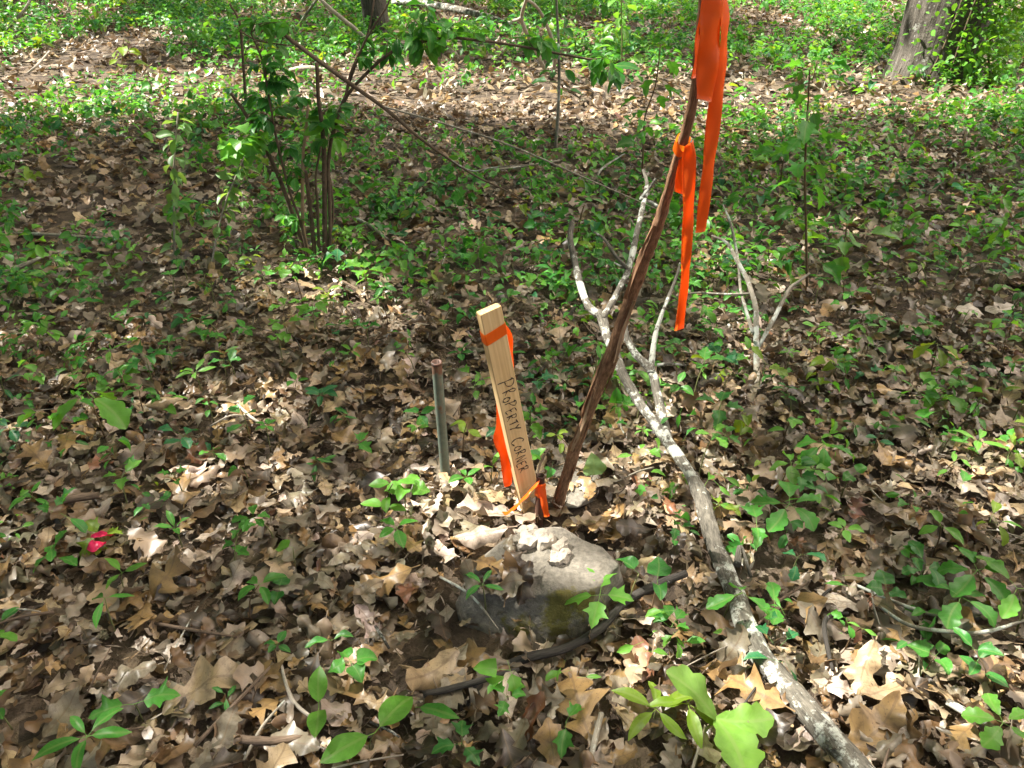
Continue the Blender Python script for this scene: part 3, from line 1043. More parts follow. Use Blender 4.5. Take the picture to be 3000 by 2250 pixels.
def build_stake():
    base = gp(1558, 1503)
    base.z = hgt(base.x, base.y)
    Yt = base.y - 0.015
    top = yp(1432, 905, Yt)
    axis = (top - base)
    L = axis.length
    W, D = 0.055, 0.022
    zc = axis.normalized()
    face = Vector((0.62, -1.0, 0.0))
    yc = -(face - zc * face.dot(zc)).normalized()
    xc = yc.cross(zc).normalized()
    R = Matrix((xc, yc, zc)).transposed().to_4x4()
    R.translation = base
    root = empty('survey_stake', base)
    root.matrix_world = R
    tag(root, 'leaning wooden survey stake hand-lettered PROPERTY CORNER', 'stake')
    # sawn post: slightly chamfered, pointed below the ground
    v, f = [], []
    rings = [(-0.16, 0.25), (-0.08, 0.98), (0.05, 1.0), (L * 0.35, 1.0), (L * 0.7, 1.0), (L - 0.002, 1.0), (L, 0.965)]
    c = 0.0016
    for z, s in rings:
        w, d = W / 2 * s, D / 2 * s
        k = 0.0006 * math.sin(z * 40)
        for x, y in ((-w + c, -d), (w - c, -d), (w, -d + c), (w, d - c), (w - c, d), (-w + c, d), (-w, d - c), (-w, -d + c)):
            v.append((x + k, y, z))
    for i in range(len(rings) - 1):
        for j in range(8):
            a, b = i * 8 + j, i * 8 + (j + 1) % 8
            f.append((a, b, b + 8, a + 8))
    f.append(tuple((len(rings) - 1) * 8 + j for j in range(8)))
    f.append(tuple(reversed(range(8))))
    me = bpy.data.meshes.new('post')
    me.from_pydata(v, [], f)
    me.materials.append(M_WOOD)
    link_obj('post', me, root)
    # marker lettering: runs down the face, tops of the letters to the right
    yf = -D / 2 - 0.0007

    def stroke(pts, half, lv, lf):
        P = smooth_path([(*p,) for p in pts], 6)
        b = len(lv)
        for k, q in enumerate(P):
            d = P[min(k + 1, len(P) - 1)] - P[max(k - 1, 0)]
            nrm = np.array([-d[1], d[0]]) / (np.hypot(*d) + 1e-9)
            wd = half * (0.8 + 0.3 * math.sin(k * 0.7))
            for s in (-1, 1):
                a = q + nrm * s * wd
                lv.append((a[0], yf, a[1]))
        for k in range(len(P) - 1):
            a = b + 2 * k
            lf.append((a, a + 1, a + 3, a + 2))

    z = L * 0.70
    for word, hs in (('PROPERTY', [0.040, 0.031, 0.023, 0.027, 0.027, 0.027, 0.027, 0.027]), (' ', [0]), ('CORNER', [0.037, 0.022, 0.026, 0.028, 0.027, 0.028])):
        for ch, hh in zip(word, hs):
            if ch == ' ':
                z -= 0.020
                continue
            wd = {'P': 0.017, 'C': 0.021}.get(ch, 0.0148)
            wd = 0.026 if (ch == 'P' and hh > 0.035) else wd
            x0 = -0.019 if hh < 0.035 else -0.022
            x0 += rng.uniform(-0.001, 0.003)
            jh, sl = rng.uniform(0.9, 1.1), rng.uniform(-0.05, 0.25)
            lv, lf = [], []
            for s in GLYPHS[ch]:
                stroke([(x0 + p[1] * hh * jh + sl * p[0] * hh + rng.gauss(0, 0.0005), z - p[0] * wd + rng.gauss(0, 0.0005)) for p in s], 0.0013 * rng.uniform(0.8, 1.2), lv, lf)
            z -= wd + 0.0028
            me = bpy.data.meshes.new('letter')
            me.from_pydata(lv, [], lf)
            me.materials.append(M_INK)
            link_obj('letter', me, root)
    # orange tape wrapped round it, its tail hanging behind
    tape = tag(empty('orange_ribbon', base), 'orange flagging ribbon wrapped round the top of the wooden stake', 'ribbon', 'orange flagging ribbons')
    e = 0.0012

    def S(x, y, zz):
        return R @ Vector((x, y, zz))

    hw = zc * 0.0145
    w, d = W / 2 + e, D / 2 + e
    zt = L - 0.062
    ring = []
    for (x, y, dz) in ((w, d * 0.2, 0.006), (w, -d + 0.002, 0.004), (w - 0.002, -d, 0.004), (0, -d - 0.0004, 0.0), (-w + 0.002, -d, -0.004), (-w, -d + 0.002, -0.004), (-w - 0.0003, 0, -0.003), (-w, d - 0.002, -0.002), (-w + 0.002, d, -0.001), (0, d + 0.001, 0.002), (w - 0.002, d, 0.003), (w, d - 0.002, 0.004), (w, d * 0.2, 0.006)):
        ring.append((x, y, dz))
    v, f = [], []
    for (x, y, dz) in ring:
        for s in (-1, -0.33, 0.33, 1):
            p = S(x + math.copysign(0.0004 * math.sin(s * 4), x), y, zt + dz + s * 0.0145) - base
            v.append(tuple(p))
    for k in range(len(ring) - 1):
        for j in range(3):
            a = k * 4 + j
            f.append((a, a + 4, a + 5, a + 1))
    me = bpy.data.meshes.new('wrap')
    me.from_pydata(v, [], f)
    me.materials.append(M_ORANGE)
    link_obj('wrap', me, tape)
    k = Vector((0.3, 1, 0)).normalized() * 0.012
    rows = [(S(W / 2 - 0.004, d + 0.004, zt + 0.006), xc * 0.010 + zc * 0.006), (S(W / 2 + 0.012, d + 0.008, zt - 0.035), xc * 0.014), (S(W / 2 + 0.008, d + 0.012, zt - 0.09), xc * 0.012 + k * 0.4),
            (S(W / 2 + 0.001, d + 0.016, zt - 0.15), xc * 0.009 + k * 0.5), (S(0.0, d + 0.02, zt - 0.22), xc * 0.013)]
    link_obj('tail', strip_mesh('tail', rows, M_ORANGE, base, bow=0.002), tape)
    rows = [(S(0.008, d + 0.014, zt - 0.05), xc * 0.013), (S(0.004, d + 0.02, zt - 0.16), xc * 0.013), (S(-0.016, d + 0.022, zt - 0.26), xc * 0.010 + k * 0.3), (S(-0.032, d + 0.02, zt - 0.31), xc * 0.015),
            (S(-0.024, d + 0.02, zt - 0.37), xc * 0.016), (S(-0.032, d + 0.018, zt - 0.43), xc * 0.015), (S(-0.036, d + 0.018, zt - 0.465), xc * 0.011)]
    link_obj('tail', strip_mesh('tail', rows, M_ORANGE, base, bow=0.003), tape)
    return base


STAKE = build_stake()


def hollow_pipe(name, label, cat, a, b, r, wall, mat, rim_mat):
    root = tag(empty(name, a), label, cat)
    d = (b - a).normalized()
    s = d.cross(Vector((0, 1, 0))).normalized()
    t = d.cross(s)
    seg = 20
    v, f = [], []
    L = (b - a).length

    def ring(z, rr, wob=0.0):
        base = len(v)
        for j in range(seg):
            an = 2 * math.pi * j / seg
            v.append(tuple(d * z + (s * math.cos(an) + t * math.sin(an)) * (rr + wob * math.sin(3 * an + 1))))
        return base

    zs = [-0.15, 0.0, L * 0.3, L * 0.6, L - 0.008]
    rs = [ring(z, r) for z in zs]
    for p, q in zip(rs, rs[1:]):
        for j in range(seg):
            f.append((p + j, p + (j + 1) % seg, q + (j + 1) % seg, q + j))
    me = bpy.data.meshes.new('tube')
    me.from_pydata(v, [], f)
    for p in me.polygons:
        p.use_smooth = True
    me.materials.append(mat)
    link_obj('tube', me, root)
    v, f = [], []
    rs = [ring(L - 0.008, r + 0.0003), ring(L - 0.003, r + 0.0008, 0.0003), ring(L, r, 0.0005), ring(L + 0.0003, r - wall, 0.0003), ring(L - 0.05, r - wall)]
    for p, q in zip(rs, rs[1:]):
        for j in range(seg):
            f.append((p + j, p + (j + 1) % seg, q + (j + 1) % seg, q + j))
    f.append(tuple(range(rs[-1], rs[-1] + seg)))
    me = bpy.data.meshes.new('rim')
    me.from_pydata(v, [], f)
    for p in me.polygons:
        p.use_smooth = True
    me.materials.append(rim_mat)
    link_obj('rim', me, root)
    return root


def build_pipes():
    a = gp(1307, 1412)
    b = yp(1279, 1060, a.y - 0.01)
    hollow_pipe('steel_pipe', 'upright grey-green steel pipe with rusty open top left of stake', 'pipe', a, b, 0.0135, 0.0026, M_PIPE, M_RUST)
    a = gp(1578, 1535)
    b = yp(1584, 1393, a.y + 0.01)
    hollow_pipe('iron_pin', 'short rusty iron pipe at the foot of the stake', 'pipe', a, b, 0.0112, 0.0022, M_RUST, M_RUST)
    # orange tape knotted round the iron pin
    tape = tag(empty('orange_ribbon', b), 'orange flagging ribbon knotted round the short iron pin', 'ribbon', 'orange flagging ribbons')
    ax = (b - a).normalized()
    t = Tubes()
    c = b - ax * 0.046
    v, f = [], []
    rows = []
    for k in range(5):
        z = (k - 2) * 0.0085
        rows.append((z, 0.0132 + 0.0016 * math.sin(k * 2.1)))
    seg = 16
    s, tt = ax.cross(Vector((0, 1, 0))).normalized(), None
    tt = ax.cross(s)
    for z, r in rows:
        for j in range(seg):
            an = 2 * math.pi * j / seg
            v.append(tuple(c + ax * (z + 0.003 * math.sin(an * 2)) + (s * math.cos(an) + tt * math.sin(an)) * (r + 0.0009 * math.sin(5 * an + z * 300)) - b))
    for k in range(4):
        for j in range(seg):
            p, q = k * seg + j, k * seg + (j + 1) % seg
            f.append((p, q, q + seg, p + seg))
    me = bpy.data.meshes.new('knot')
    me.from_pydata(v, [], f)
    for p in me.polygons:
        p.use_smooth = True
    me.materials.append(M_ORANGE)
    link_obj('knot', me, tape)
    y0 = c.y - 0.022
    P = lambda px, py, Y: yp(px, py, Y)
    r1 = [(P(1578, 1415, y0 + 0.008), Vector((0.004, 0, 0.010))), (P(1556, 1438, y0 - 0.012), Vector((0.008, -0.004, 0.010))), (P(1535, 1462, y0 - 0.026), Vector((0.008, -0.006, 0.012))), (P(1515, 1482, y0 - 0.032), Vector((0.007, -0.008, 0.011))), (P(1492, 1500, y0 - 0.036), Vector((0.004, -0.011, 0.008))), (P(1474, 1506, y0 - 0.042), Vector((0.004, -0.012, 0.007)))]
    link_obj('tail', strip_mesh('tail', r1, M_ORANGE, b, bow=0.003), tape)
    r2 = [(P(1585, 1418, y0 + 0.004), Vector((0.010, 0, 0.003))), (P(1589, 1445, y0), Vector((0.010, -0.002, 0))), (P(1595, 1480, y0 - 0.002), Vector((0.0085, -0.004, 0))), (P(1602, 1512, y0 - 0.004), Vector((0.007, 0.003, 0)))]
    link_obj('tail', strip_mesh('tail', r2, M_ORANGE, b, bow=0.003), tape)


build_pipes()


# ------------------------------------------------------------------ leaning stick with its two ribbons
def build_stick():
    base = gp(1632, 1500)
    line = [(1620, 1530, 0.0), (1634, 1498, 0.0), (1658, 1400, 0.03), (1686, 1310, 0.06), (1720, 1222, 0.09), (1752, 1132, 0.12), (1791, 1040, 0.15), (1818, 955, 0.18), (1851, 866, 0.21), (1884, 765, 0.25), (1927, 650, 0.28), (1974, 505, 0.32), (2008, 393, 0.35), (2035, 271, 0.38), (2049, 136, 0.40), (2056, 0, 0.42), (2064, -130, 0.44), (2075, -260, 0.45)]
    pts = [yp(x, y, base.y - d) for x, y, d in line]
    wpx = [46, 38, 33, 38, 34, 42, 46, 40, 44, 46, 38, 34, 35, 33, 32, 30, 28, 24]
    rad = []
    for p, w in zip(pts, wpx):
        dist = (p - Vector((0, 0, CAM_H))).dot(FWD)
        rad.append(0.88 * w * dist / FPX / 2)
    root = tag(empty('leaning_stick', base), 'tall leaning dead stick with peeling brown bark right of stake', 'stick')
    pts = [p + Vector((rng.gauss(0, 0.0012), rng.gauss(0, 0.002), 0)) for p in pts]
    Tubes().add(pts, rad, 18, 8, 0.24, 4.4).build('stem', M_STICK, root)
    # strips where the bark peels away
    for k, (i, off, ln) in enumerate(((2, -0.9, 3), (3, 0.6, 3), (4, 1.6, 3), (6, -0.4, 3), (8, 0.9, 3), (1, 2.0, 3), (5, -1.3, 2))):
        rows = []
        for j in range(ln):
            p, r = pts[i + j], rad[i + j]
            d = (pts[i + j + 1] - pts[i + j]).normalized()
            s = d.cross(Vector((0, 1, 0))).normalized()
            t = s.cross(d)
            out = (s * math.sin(off) - t * math.cos(off)).normalized()
            side = d.cross(out).normalized()
            lift = 1.03 + (0.28 if j == 0 else 0.02) + 0.03 * k % 0.1
            rows.append((p + out * r * lift, side * r * rng.uniform(0.18, 0.42)))
        link_obj('bark_strip', strip_mesh('bark_strip', rows, M_STICKIN if k % 2 else M_STICK, base, bow=0.001, thick=0.0016), root)
    # middle ribbon
    K = pts[12].lerp(pts[11], 0.28)
    r = rad[12] * 1.22
    tape = tag(empty('orange_ribbon', K), 'orange flagging ribbon tied halfway up the leaning stick', 'ribbon', 'orange flagging ribbons')
    d = (pts[13] - pts[11]).normalized()
    s = d.cross(Vector((0, 1, 0))).normalized()
    t = s.cross(d)
    v, f = [], []
    seg = 18
    for k in range(4):
        for j in range(seg):
            an = 2 * math.pi * j / seg
            v.append(tuple(d * ((k - 1.5) * 0.0075 + 0.003 * math.sin(an)) + (s * math.cos(an) + t * math.sin(an)) * (r + 0.0018 + 0.0008 * math.sin(4 * an + k))))
    for k in range(3):
        for j in range(seg):
            a, b = k * seg + j, k * seg + (j + 1) % seg
            f.append((a, b, b + seg, a + seg))
    me = bpy.data.meshes.new('loop')
    me.from_pydata(v, [], f)
    for p in me.polygons:
        p.use_smooth = True
    me.materials.append(M_ORANGE)
    link_obj('loop', me, tape)
    Y = K.y - 0.02
    q = lambda px, py, dy=0.0: yp(px, py, Y + dy)
    X = Vector((1, 0, 0))
    u = lambda px: px * 1.28 / FPX / 2
    rows = [(q(2019, 418, 0.0), Vector((u(22), 0.004, 0.004))), (q(2019, 470), Vector((u(38), -0.004, 0))), (q(2017, 600), Vector((u(36), 0.004, 0))), (q(2012, 720), Vector((u(31), -0.003, 0))), (q(2004, 840), Vector((u(28), 0.006, 0))), (q(1990, 965), Vector((u(28), -0.002, 0.003)))]
    link_obj('tail', strip_mesh('tail', rows, M_ORANGE, K, bow=0.002), tape)
    rows = [(q(2010, 430, 0.02), Vector((u(28), 0, 0))), (q(2002, 490, 0.03), Vector((u(40), 0.004, 0))), (q(1996, 566, 0.035), Vector((u(44), 0, -0.004)))]
    link_obj('tail', strip_mesh('tail', rows, M_ORANGE, K, bow=0.002), tape)

    # upper ribbon: two long ends hanging from a knot above the picture
    K = yp(2074, -70, base.y - 0.45)
    tape = tag(empty('orange_ribbon', K), 'long orange flagging ribbon hanging from the top of the leaning stick', 'ribbon', 'orange flagging ribbons')
    v, f = [], []
    for k in range(4):
        for j in range(seg):
            an = 2 * math.pi * j / seg
            v.append(tuple(d * ((k - 1.5) * 0.008) + (s * math.cos(an) + t * math.sin(an)) * (0.0118 + 0.001 * math.sin(3 * an + k))))
    me = bpy.data.meshes.new('loop')
    me.from_pydata(v, [], [(k * seg + j, k * seg + (j + 1) % seg, (k + 1) * seg + (j + 1) % seg, (k + 1) * seg + j) for k in range(3) for j in range(seg)])
    for p in me.polygons:
        p.use_smooth = True
    me.materials.append(M_ORANGE)
    link_obj('loop', me, tape)
    Y = K.y - 0.03
    u = lambda px: px * 1.13 / FPX / 2
    rows = [(q(2086, -64, 0.012), Vector((u(30), 0, 0.004))), (q(2085, 0), Vector((u(54), 0, 0.004))), (q(2080, 100), Vector((u(60), 0.005, 0))), (q(2072, 200), Vector((u(58), -0.003, 0))), (q(2062, 294), Vector((u(44), 0.003, -0.003)))]
    Y0 = Y
    link_obj('tail', strip_mesh('tail', rows, M_ORANGE, K, bow=0.0035), tape)
    Y = Y0 + 0.012
    rows = [(q(2100, -66, 0.006), Vector((u(20), 0.004, 0.004))), (q(2122, 10), Vector((u(26), 0.010, 0))), (q(2120, 110), Vector((u(30), 0.010, 0))), (q(2105, 230), Vector((u(38), 0.004, 0))), (q(2090, 360), Vector((u(40), -0.003, 0))), (q(2075, 490), Vector((u(38), 0.003, 0))), (q(2062, 600), Vector((u(34), -0.003, 0))), (q(2052, 678), Vector((u(30), 0.002, 0.002)))]
    link_obj('tail', strip_mesh('tail', rows, M_ORANGE, K, bow=0.003), tape)
    Y = Y0 + 0.05
    rows = [(q(2076, -60, -0.01), Vector((u(20), 0.004, 0))), (q(2052, 60, 0.02), Vector((u(20), 0.008, 0))), (q(2040, 150, 0.02), Vector((u(18), 0.008, 0))), (q(2030, 228, 0.02), Vector((u(10), 0.006, 0)))]
    link_obj('tail', strip_mesh('tail', rows, M_ORANGE, K, bow=0.002), tape)


build_stick()


# ------------------------------------------------------------------ stones and rotten bark
def hull_rock(name, label, pts, mat, sub, amp, seed, parent=None, flat=False, freq=9.0):
    import bmesh
    ctr = sum(pts, Vector()) / len(pts)
    bm = bmesh.new()
    for p in pts:
        bm.verts.new(p - ctr)
    r = bmesh.ops.convex_hull(bm, input=bm.verts)
    for g in list(r['geom_interior']):
        if isinstance(g, bmesh.types.BMVert) and g.is_valid:
            bm.verts.remove(g)
    bmesh.ops.triangulate(bm, faces=bm.faces)
    for k in range(sub):
        bmesh.ops.subdivide_edges(bm, edges=[e for e in bm.edges if e.calc_length() > 0.012], cuts=1, use_grid_fill=True, smooth=0.0)
        bmesh.ops.triangulate(bm, faces=bm.faces)
    bm.normal_update()
    for v in bm.verts:
        c = v.co
        n = mnoise.fractal(c * freq + Vector((seed, 0, 0)), 1.0, 2.0, 4) * amp
        l = mnoise.noise(Vector((c.x * 5 + seed, c.y * 5, c.z * 42))) * amp * 0.55      # bedding layers
        v.co = c + v.normal * (n + l)
    me = bpy.data.meshes.new(name)
    bm.to_mesh(me)
    bm.free()
    for p in me.polygons:
        p.use_smooth = not flat
    me.materials.append(mat)
    o = link_obj(name, me, parent)
    o.location = ctr
    if label:
        tag(o, label, 'rock')
    return o


def build_rocks():
    T = lambda px, py, z: gp(px, py, z)
    top = [T(1490, 1575, 0.10), T(1640, 1548, 0.095), T(1757, 1600, 0.105), T(1812, 1655, 0.10), T(1818, 1690, 0.075), T(1748, 1722, 0.115), T(1650, 1742, 0.115), T(1530, 1738, 0.095), T(1400, 1745, 0.075), T(1365, 1730, 0.07), T(1400, 1650, 0.075)]
    bot = [T(1335, 1770, 0.0), T(1350, 1835, -0.01), T(1450, 1885, -0.02), T(1590, 1908, -0.02), T(1700, 1868, -0.02), T(1760, 1780, -0.02), T(1825, 1720, -0.02), T(1820, 1650, -0.03), T(1650, 1560, -0.03), T(1400, 1640, -0.03)]
    hull_rock('rock', 'flat brown mossy rock half covered with leaves before the stake', top + bot, M_ROCK, 5, 0.008, 2.0)
    pts = [T(1590, 1420, 0.03), T(1640, 1365, 0.05), T(1720, 1345, 0.05), T(1760, 1370, 0.04), T(1745, 1440, 0.045), T(1690, 1490, 0.04), T(1600, 1480, 0.03), T(1580, 1500, -0.03), T(1760, 1460, -0.03), T(1780, 1380, -0.03), T(1640, 1350, -0.03)]
    hull_rock('rock', 'low grey stone behind the short iron pin and leaning stick', pts, M_ROCK2, 4, 0.010, 7.0)
    # pale slabs of rotten bark on the stone
    for k, (px, py, sx, sy, yaw, lab) in enumerate(((1640, 1600, 0.032, 0.016, 0.7, 'upper grey bark slab lying on the mossy rock'), (1640, 1630, 0.038, 0.017, 0.8, 'grey layered bark slab lying mid rock'),
                                                    (1592, 1572, 0.030, 0.034, 0.2, 'pale rotten wood chunk at the back of the rock'), (1545, 1580, 0.020, 0.030, -0.4, 'pale splintered wood flake left of the rotten chunk'),
                                                    (1545, 1553, 0.030, 0.012, 0.5, 'small grey stone-like flake behind the rotten wood chunk'))):
        c = T(px, py, 0.118 if k != 4 else 0.085)
        pts = []
        for j in range(9):
            a = 6.28 * j / 9
            for z in (-0.012, 0.006 + 0.004 * math.sin(j * 2.2)):
                rr = rng.uniform(0.6, 1.15)
                x, y = sx * rr * math.cos(a), sy * rr * math.sin(a)
                pts.append(c + Vector((x * math.cos(yaw) - y * math.sin(yaw), x * math.sin(yaw) + y * math.cos(yaw), z * rng.uniform(0.7, 1.2))))
        o = hull_rock('bark_flake', None, pts, M_PALE, 4, 0.007, k * 3.0, None, True, 55.0)
        tag(o, lab, 'bark')


build_rocks()


# ------------------------------------------------------------------ fallen branches and twigs
def branch_thing(name, label, cat, mat, arms, group=None, seg=8, rough=0.12, part='stem'):
    """arms: lists of (px, py, height above floor, width in picture pixels); the first is the main stem"""
    def world(arm):
        P = [gp(x, y, z) for x, y, z, w in arm]
        R = [(1.0 if w < 30 else 0.86) * w * (p - Vector((0, 0, CAM_H))).dot(FWD) / FPX / 2 for p, (x, y, z, w) in zip(P, arm)]
        return P, R
    P, R = world(arms[0])
    if len(arms) == 1:
        o = Tubes().add(P, R, seg, 5, rough, rng.uniform(0, 50)).build(name, mat, origin=P[0])
        return tag(o, label, cat, group)
    root = tag(empty(name, P[0]), label, cat, group)
    for k, arm in enumerate(arms):
        P, R = world(arm)
        Tubes().add(P, R, seg, 5, rough, rng.uniform(0, 50)).build(part if k == 0 else 'side_branch', mat, root)
    return root


def build_branches():
    z = 0.05
    branch_thing('fallen_branch', 'long grey lichened branch on the litter at lower right, forking by the stick', 'branch', M_LOG, [
        [(2680, 2480, z, 104), (2560, 2310, z, 98), (2440, 2170, z, 92), (2370, 2085, z, 86), (2300, 2005, z, 80), (2222, 1915, z + .005, 74), (2185, 1830, z + .01, 70), (2145, 1720, z + .012, 66), (2098, 1610, z + .02, 62), (2072, 1520, z + .025, 60), (2052, 1450, z + .03, 56), (2030, 1402, z + .035, 44), (1985, 1335, z + .05, 38), (1930, 1258, z + .08, 36), (1878, 1185, z + .12, 34), (1830, 1108, z + .16, 32), (1803, 1042, z + .2, 29), (1778, 985, z + .24, 27), (1762, 930, z + .27, 28), (1725, 898, z + .29, 22), (1702, 840, z + .32, 21), (1683, 760, z + .36, 19), (1671, 700, z + .39, 17), (1676, 652, z + .42, 16)],
        [(1958, 1296, z + .065, 30), (1942, 1230, z + .10, 28), (1925, 1150, z + .14, 27), (1908, 1090, z + .17, 25), (1868, 1045, z + .20, 22), (1842, 1005, z + .23, 19), (1832, 965, z + .26, 17), (1836, 900, z + .3, 13)],
        [(1908, 1095, z + .17, 22), (1912, 1040, z + .20, 17), (1918, 990, z + .23, 14), (1935, 930, z + .27, 12), (1960, 868, z + .31, 10), (1985, 800, z + .35, 8), (1992, 770, z + .37, 5)],
        [(1766, 935, z + .27, 20), (1782, 905, z + .29, 19), (1812, 850, z + .32, 17), (1842, 785, z + .36, 18), (1862, 700, z + .41, 17), (1880, 620, z + .46, 15), (1895, 540, z + .51, 12), (1884, 498, z + .54, 8)],
        [(1840, 790, z + .36, 12), (1800, 745, z + .4, 10), (1770, 700, z + .42, 8), (1740, 680, z + .44, 5)],
        [(1862, 705, z + .41, 10), (1835, 780, z + .35, 8), (1800, 770, z + .34, 5)],
        [(1876, 580, z + .49, 9), (1905, 592, z + .47, 10), (1926, 604, z + .46, 9)],
        [(1878, 578, z + .49, 8), (1905, 548, z + .52, 8), (1921, 522, z + .55, 6)],
        [(1925, 1070, z + .18, 10), (1960, 1066, z + .18, 9), (2010, 1070, z + .17, 6)],
        [(2200, 1690, z + .02, 9), (2170, 1600, z + .03, 12), (2160, 1655, z + .03, 24)],
    ], seg=14, rough=0.26, part='main_stem')
    branch_thing('dry_twig', 'dry forked grey twig standing among seedlings right of the long ribbon', 'twig', M_GREYTWIG, [
        [(2218, 1150, 0.0, 18), (2217, 1065, 0.05, 18), (2215, 960, 0.14, 17), (2214, 900, 0.19, 15), (2190, 822, 0.25, 14), (2160, 765, 0.29, 13), (2130, 712, 0.32, 9), (2085, 690, 0.33, 6)],
        [(2222, 1015, 0.09, 12), (2268, 932, 0.16, 13), (2310, 850, 0.22, 11), (2340, 825, 0.24, 9), (2372, 800, 0.26, 6)],
        [(2205, 975, 0.13, 10), (2185, 905, 0.18, 10), (2170, 850, 0.22, 9), (2163, 770, 0.28, 9), (2142, 660, 0.35, 8), (2118, 600, 0.39, 4)],
        [(2200, 860, 0.22, 7), (2130, 862, 0.21, 7), (2050, 858, 0.2, 6), (2015, 860, 0.2, 4)],
    ])
    branch_thing('dark_stick', 'dark damp stick lying along the front of the mossy rock', 'stick', M_DARKTWIG, [[(1495, 1945, 0.045, 26), (1560, 1922, 0.05, 33), (1660, 1898, 0.045, 27), (1760, 1840, 0.05, 31), (1830, 1765, 0.05, 30), (1920, 1715, 0.05, 26), (2010, 1680, 0.05, 22)]])
    branch_thing('dark_stick', 'dark stick under leaves below the mossy rock', 'stick', M_DARKTWIG, [[(1240, 2035, 0.05, 20), (1330, 2015, 0.055, 20), (1420, 1990, 0.055, 18), (1520, 1960, 0.05, 12)]])
    singles = [
        ('straight thin brown twig pointing to the bottom left corner', M_BROWNTWIG, [(570, 2185, 0.05, 13), (680, 2070, 0.06, 12), (790, 1955, 0.06, 9)]),
        ('stout brown stick at the bottom edge right of the straight twig', M_BROWNTWIG, [(690, 2165, 0.05, 24), (790, 2172, 0.055, 26), (890, 2162, 0.05, 22)]),
        ('pale curved twig lit by sun near the bottom left', M_PALE, [(825, 1950, 0.05, 9), (840, 2010, 0.06, 11), (868, 2065, 0.06, 12), (940, 2120, 0.06, 8)]),
        ('fat brown stick lying below the left sunlit patch', M_BROWNTWIG, [(120, 1480, 0.05, 22), (200, 1462, 0.055, 26), (290, 1450, 0.05, 20)]),
        ('grey stick rising at the bottom edge below the dark stick', M_GREYTWIG, [(1722, 2260, 0.05, 18), (1742, 2170, 0.06, 18), (1762, 2090, 0.06, 16)]),
        ('dark bent vine right of the log', M_DARKTWIG, [(2440, 1965, 0.05, 10), (2425, 1900, 0.055, 14), (2415, 1830, 0.06, 14), (2435, 1800, 0.06, 13), (2485, 1796, 0.06, 8)]),
        ('upper of two thin grey twigs crossing the litter at right', M_GREYTWIG, [(2500, 1710, 0.05, 9), (2590, 1750, 0.06, 11), (2680, 1785, 0.06, 11), (2780, 1815, 0.05, 8)]),
        ('lower of two thin grey twigs crossing the litter at right', M_GREYTWIG, [(2575, 1775, 0.05, 9), (2660, 1830, 0.06, 11), (2760, 1848, 0.06, 12), (2880, 1852, 0.06, 12), (3010, 1815, 0.05, 8)]),
        ('pale lichened stick near the bottom right corner', M_LOG, [(2775, 2055, 0.05, 22), (2850, 2100, 0.055, 30), (2930, 2160, 0.05, 20)]),
        ('long thin twig lying left of the shrub', M_GREYTWIG, [(-20, 680, 0.03, 7), (160, 688, 0.06, 10), (350, 702, 0.05, 8)]),
        ('pale twig at the left edge below the thin twig', M_GREYTWIG, [(-30, 812, 0.04, 12), (60, 780, 0.06, 13), (140, 745, 0.07, 8)]),
        ('grey twig lying right of the shrub foot', M_GREYTWIG, [(1045, 640, 0.05, 9), (1090, 665, 0.06, 12), (1135, 702, 0.04, 9)]),
        ('short twig on the litter right of the sunlit patch', M_PALE, [(695, 1185, 0.05, 8), (740, 1225, 0.06, 9), (775, 1245, 0.05, 6)]),
        ('thin arched pale stem in the litter left of the shrub', M_PALE, [(335, 400, 0.03, 5), (365, 398, 0.08, 5), (395, 432, 0.03, 5)]),
        ('curved thin pale stem beside the forked branch tips', M_GREYTWIG, [(1745, 560, 0.03, 6), (1752, 510, 0.1, 7), (1775, 485, 0.13, 7), (1830, 450, 0.16, 4)]),
        ('long grey twig behind the stake tips', M_GREYTWIG, [(1390, 500, 0.04, 5), (1500, 492, 0.06, 7), (1640, 470, 0.07, 5)]),
        ('reddish-brown stick near the forked branch tips', M_BROWNTWIG, [(1610, 565, 0.04, 14), (1680, 575, 0.05, 18), (1760, 590, 0.04, 14)]),
        ('thin dark twig poking from litter above bottom centre', M_DARKTWIG, [(1085, 2115, 0.05, 8), (1140, 2140, 0.07, 8), (1170, 2160, 0.06, 6)]),
        ('thin straw-like stem right of the pink scrap', M_BROWNTWIG, [(250, 2040, 0.04, 5), (290, 1960, 0.08, 5), (325, 1895, 0.10, 4)]),
        ('short dark twig in the litter left of the rock', M_DARKTWIG, [(1100, 1835, 0.05, 9), (1120, 1865, 0.06, 10), (1140, 1900, 0.05, 8)]),
        ('pale bleached branch on the ground at upper left', M_PALE, [(80, 215, 0.05, 6), (110, 190, 0.10, 7), (145, 150, 0.12, 5)]),
        ('grey branch leaning at the upper left corner', M_GREYTWIG, [(5, 110, 0.0, 9), (40, 65, 0.15, 8), (80, 15, 0.30, 7), (95, -30, 0.42, 5)]),
        ('long fallen pole at the top edge behind the shrub', M_LOG, [(1150, 5, 0.2, 16), (1260, 14, 0.2, 20), (1350, 30, 0.2, 20), (1430, 50, 0.15, 18), (1500, 72, 0.08, 12)]),
        ('pale fallen log between the shrub and the slim sapling stem', M_PALE, [(1330, 118, 0.1, 10), (1400, 124, 0.1, 13), (1490, 130, 0.08, 10)]),
        ('pale log lying in the sunny band behind the shrub', M_PALE, [(850, 205, 0.08, 12), (900, 200, 0.1, 16), (960, 206, 0.08, 12)]),
        ('long bleached branch slanting at the top behind the shrub', M_PALE, [(925, -15, 0.55, 10), (970, 28, 0.42, 12), (1040, 85, 0.22, 12), (1100, 138, 0.05, 9)]),
        ('thin grey branch crossing the bleached one near the top', M_GREYTWIG, [(862, 92, 0.05, 6), (895, 45, 0.25, 8), (935, -10, 0.5, 7)]),
    ]
